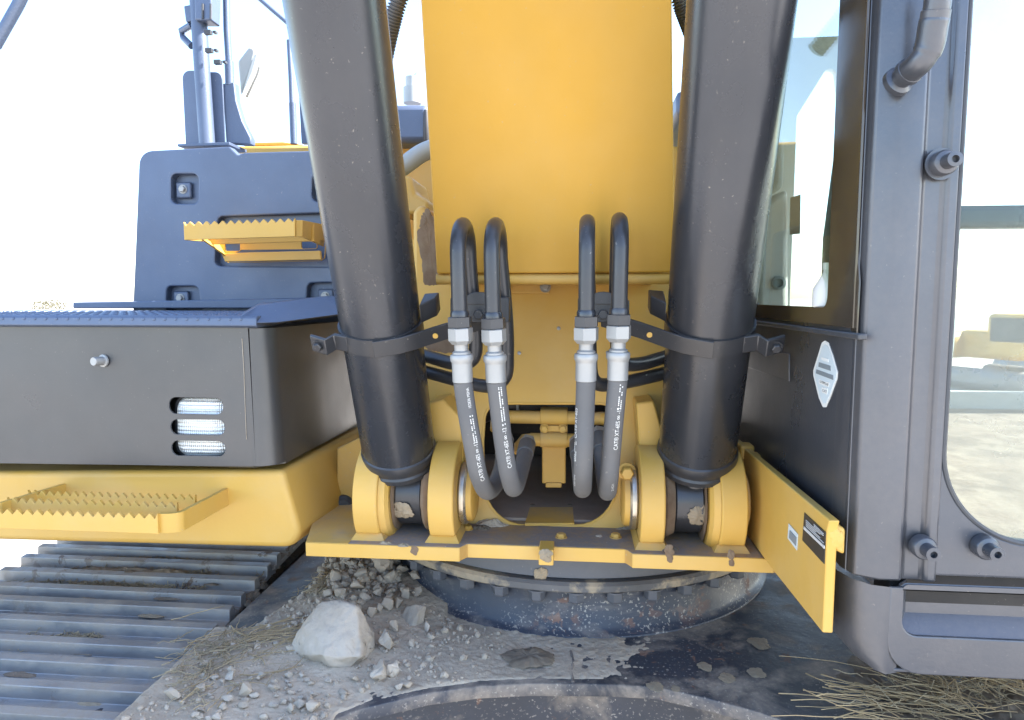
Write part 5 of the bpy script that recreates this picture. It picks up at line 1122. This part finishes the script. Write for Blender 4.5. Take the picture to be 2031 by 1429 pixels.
st_ = bpy.data.objects.new('driver_seat', None); COL.objects.link(st_); st_.parent = cb_; WL[st_.name] = V((.74, 1.55, 1.2)); st_.location = WL[st_.name] - WL[cb_.name]
mb = MB(); mb.box((.64, 1.50, 1.30), (.26, .28, .12)); build('cushion', mb, 'seat', st_, bevel=.04, seg=4)
mb = MB(); mb.loft([[V((.765 + a * k * .82, 1.62 + b_ + t_ * .10, 1.36 + t_ * .66)) for a, b_ in ((-.17, 0), (-.15, -.06), (.15, -.06), (.17, 0), (.14, .09), (-.14, .09))] for t_, k in ((0, .9), (.2, 1.02), (.5, .95), (.8, .72), (1, .62))]); build('backrest', mb, 'seat', st_, bevel=.02, seg=3)
mb = MB(); mb.box((.64, 1.54, 1.19), (.2, .2, .10)); build('seat_base', mb, 'plastic', st_, bevel=.02)
cn = bpy.data.objects.new('rear_console', None); COL.objects.link(cn); cn.parent = cb_; WL[cn.name] = V((.56, 2.0, 1.3)); cn.location = WL[cn.name] - WL[cb_.name]
mb = MB(); q = [oY(a, b_, 2.02) for a, b_ in ((1500, 405), (1566, 372), (1566, 640), (1500, 640))]; mb.prism(q, (0, .22, 0)); build('console_body', mb, 'trim', cn, bevel=.02, seg=3)
mb = MB(); q = [oY(a, b_, 2.0) for a, b_ in ((1520, 270), (1558, 270), (1558, 372), (1520, 390))]; mb.prism(q, (0, .12, 0)); build('heater_box', mb, 'seat', cn, bevel=.02, seg=3)
mb = MB(); q = [oY(a, b_, 2.015) for a, b_ in ((1568, 392), (1588, 386), (1587, 464), (1567, 466))]; mb.prism(q, (0, .004, 0)); lb = build('instruction_label', mb, 'mud', cn)
mb = MB(); mb.lathe(oY(1544, 562, 2.02), (0, -1, 0), [(0, .02), (.006, .02), (.008, .012), (.002, .010)], 24); build('vent_knob', mb, 'seat', cn)
bt = thing('water_bottle', 'pale translucent bottle standing inside the cab window corner', 'bottle', oY(1642, 605, 1.11))
mb = MB(); c = oY(1643, 612, 1.11); mb.lathe(c, (0, 0, 1), [(0, .02), (.004, .024), (.03, .024), (.055, .010), (.062, .009)], 24); build('bottle_body', mb, 'white', bt)
mb = MB(); mb.lathe(c + V((0, 0, .06)), (0, 0, 1), [(0, .011), (.010, .011), (.011, .009)], 20); build('cap', mb, 'white', bt)

# ================================================================== FAR THINGS
def far_digger(name, label, c, sc, yaw):
    t = thing(name, label, 'excavator', c, 'machines parked across the yard')
    rot = Matrix.Rotation(yaw, 4, 'Z'); mtx = Matrix.Translation(c) @ rot @ Matrix.Scale(sc, 4)
    def bx(nm, cc, ss, mat, bev=.03):
        mb = MB(); mb.box(cc, ss); bmesh.ops.transform(mb.bm, matrix=mtx, verts=mb.bm.verts); return build(nm, mb, mat, t, bevel=bev)
    for s in (-1, 1): bx('track', (s * 1.2, 0, .45), (.6, 3.8, .85), 'steel', .3)
    bx('house', (.35, .6, 1.75), (1.9, 2.4, 1.1), 'yellow', .08); bx('counterweight', (0, 1.9, 1.7), (2.6, .6, 1.1), 'yellow', .2)
    cbm = bx('cab_shell', (-.85, -.5, 2.15), (.95, 1.6, 1.7), 'yellow', .08)
    for cc, ss in (((-.85, -1.302, 2.35), (.75, .01, 1.0)), ((-1.327, -.5, 2.4), (.01, 1.25, .9)), ((-.372, -.6, 2.4), (.01, 1.0, .8))): o = bx('cab_window', cc, ss, 'ink', 0)
    bx('exhaust', (.8, 1.0, 2.6), (.12, .12, .7), 'ink', .02)
    mb = MB(); mb.loft([[V((x, y, z)) for x in (-.0, .45) for y, z in ((yy, zz_ - .3), (yy, zz_ + .3))][0:2] + [V((.45, yy, zz_ + .3)), V((.45, yy, zz_ - .3))] for yy, zz_ in ((-.6, 2.0), (-2.6, 4.2), (-5.0, 3.8))]); bmesh.ops.transform(mb.bm, matrix=mtx, verts=mb.bm.verts); build('boom', mb, 'yellow', t)
    mb = MB(); mb.loft([[V((.05, yy - .25, zz_)), V((.4, yy - .25, zz_)), V((.4, yy + .25, zz_)), V((.05, yy + .25, zz_))] for yy, zz_ in ((-5.0, 4.2), (-5.4, 1.2))]); bmesh.ops.transform(mb.bm, matrix=mtx, verts=mb.bm.verts); build('stick', mb, 'yellow', t)
    bx('bucket', (.22, -5.3, .7), (1.0, .8, .9), 'steel', .15)
far_digger('parked_excavator', 'small yellow digger parked far off, seen through the lower windshield', V((7.3, 12.0, 0)), .43, .5)
far_digger('parked_excavator', 'second distant yellow digger at the picture edge behind the first one', V((9.2, 13.8, 0)), .45, .4)
bs = thing('dry_bush', 'small dry scrub bush out on the bright yard beyond the storage box lid', 'bush', V((-23.0, 28.0, 0)))
mb = MB(); rr = random.Random(4)
for i in range(420):
    a = rr.random() * 6.28; rad = .75 * math.sqrt(rr.random()); c = V((-23 + rad * math.cos(a), 28.0 + rad * math.sin(a), 1.05 + rr.random() * .55 * (1 - rad * .6)))
    d = V((rr.gauss(0, 1), rr.gauss(0, 1), rr.gauss(0, 1))).normalized() * .05; e = d.orthogonal().normalized() * .02
    f4 = [mb.bm.verts.new(q) for q in (c - d, c + e, c + d, c - e)]; mb.bm.faces.new(f4)
build('foliage', mb, 'leaf', bs)
mb = MB()
for i in range(9): a = rr.random() * 6.28; mb.tube([V((-23, 28.0, -.02)), V((-23 + .25 * math.cos(a), 28.0 + .25 * math.sin(a), .6)), V((-23 + .6 * math.cos(a), 28.0 + .6 * math.sin(a), 1.35))], [.02, .015, .006], 6)
build('stems', mb, 'leaf', bs)
bpy.context.view_layer.update()
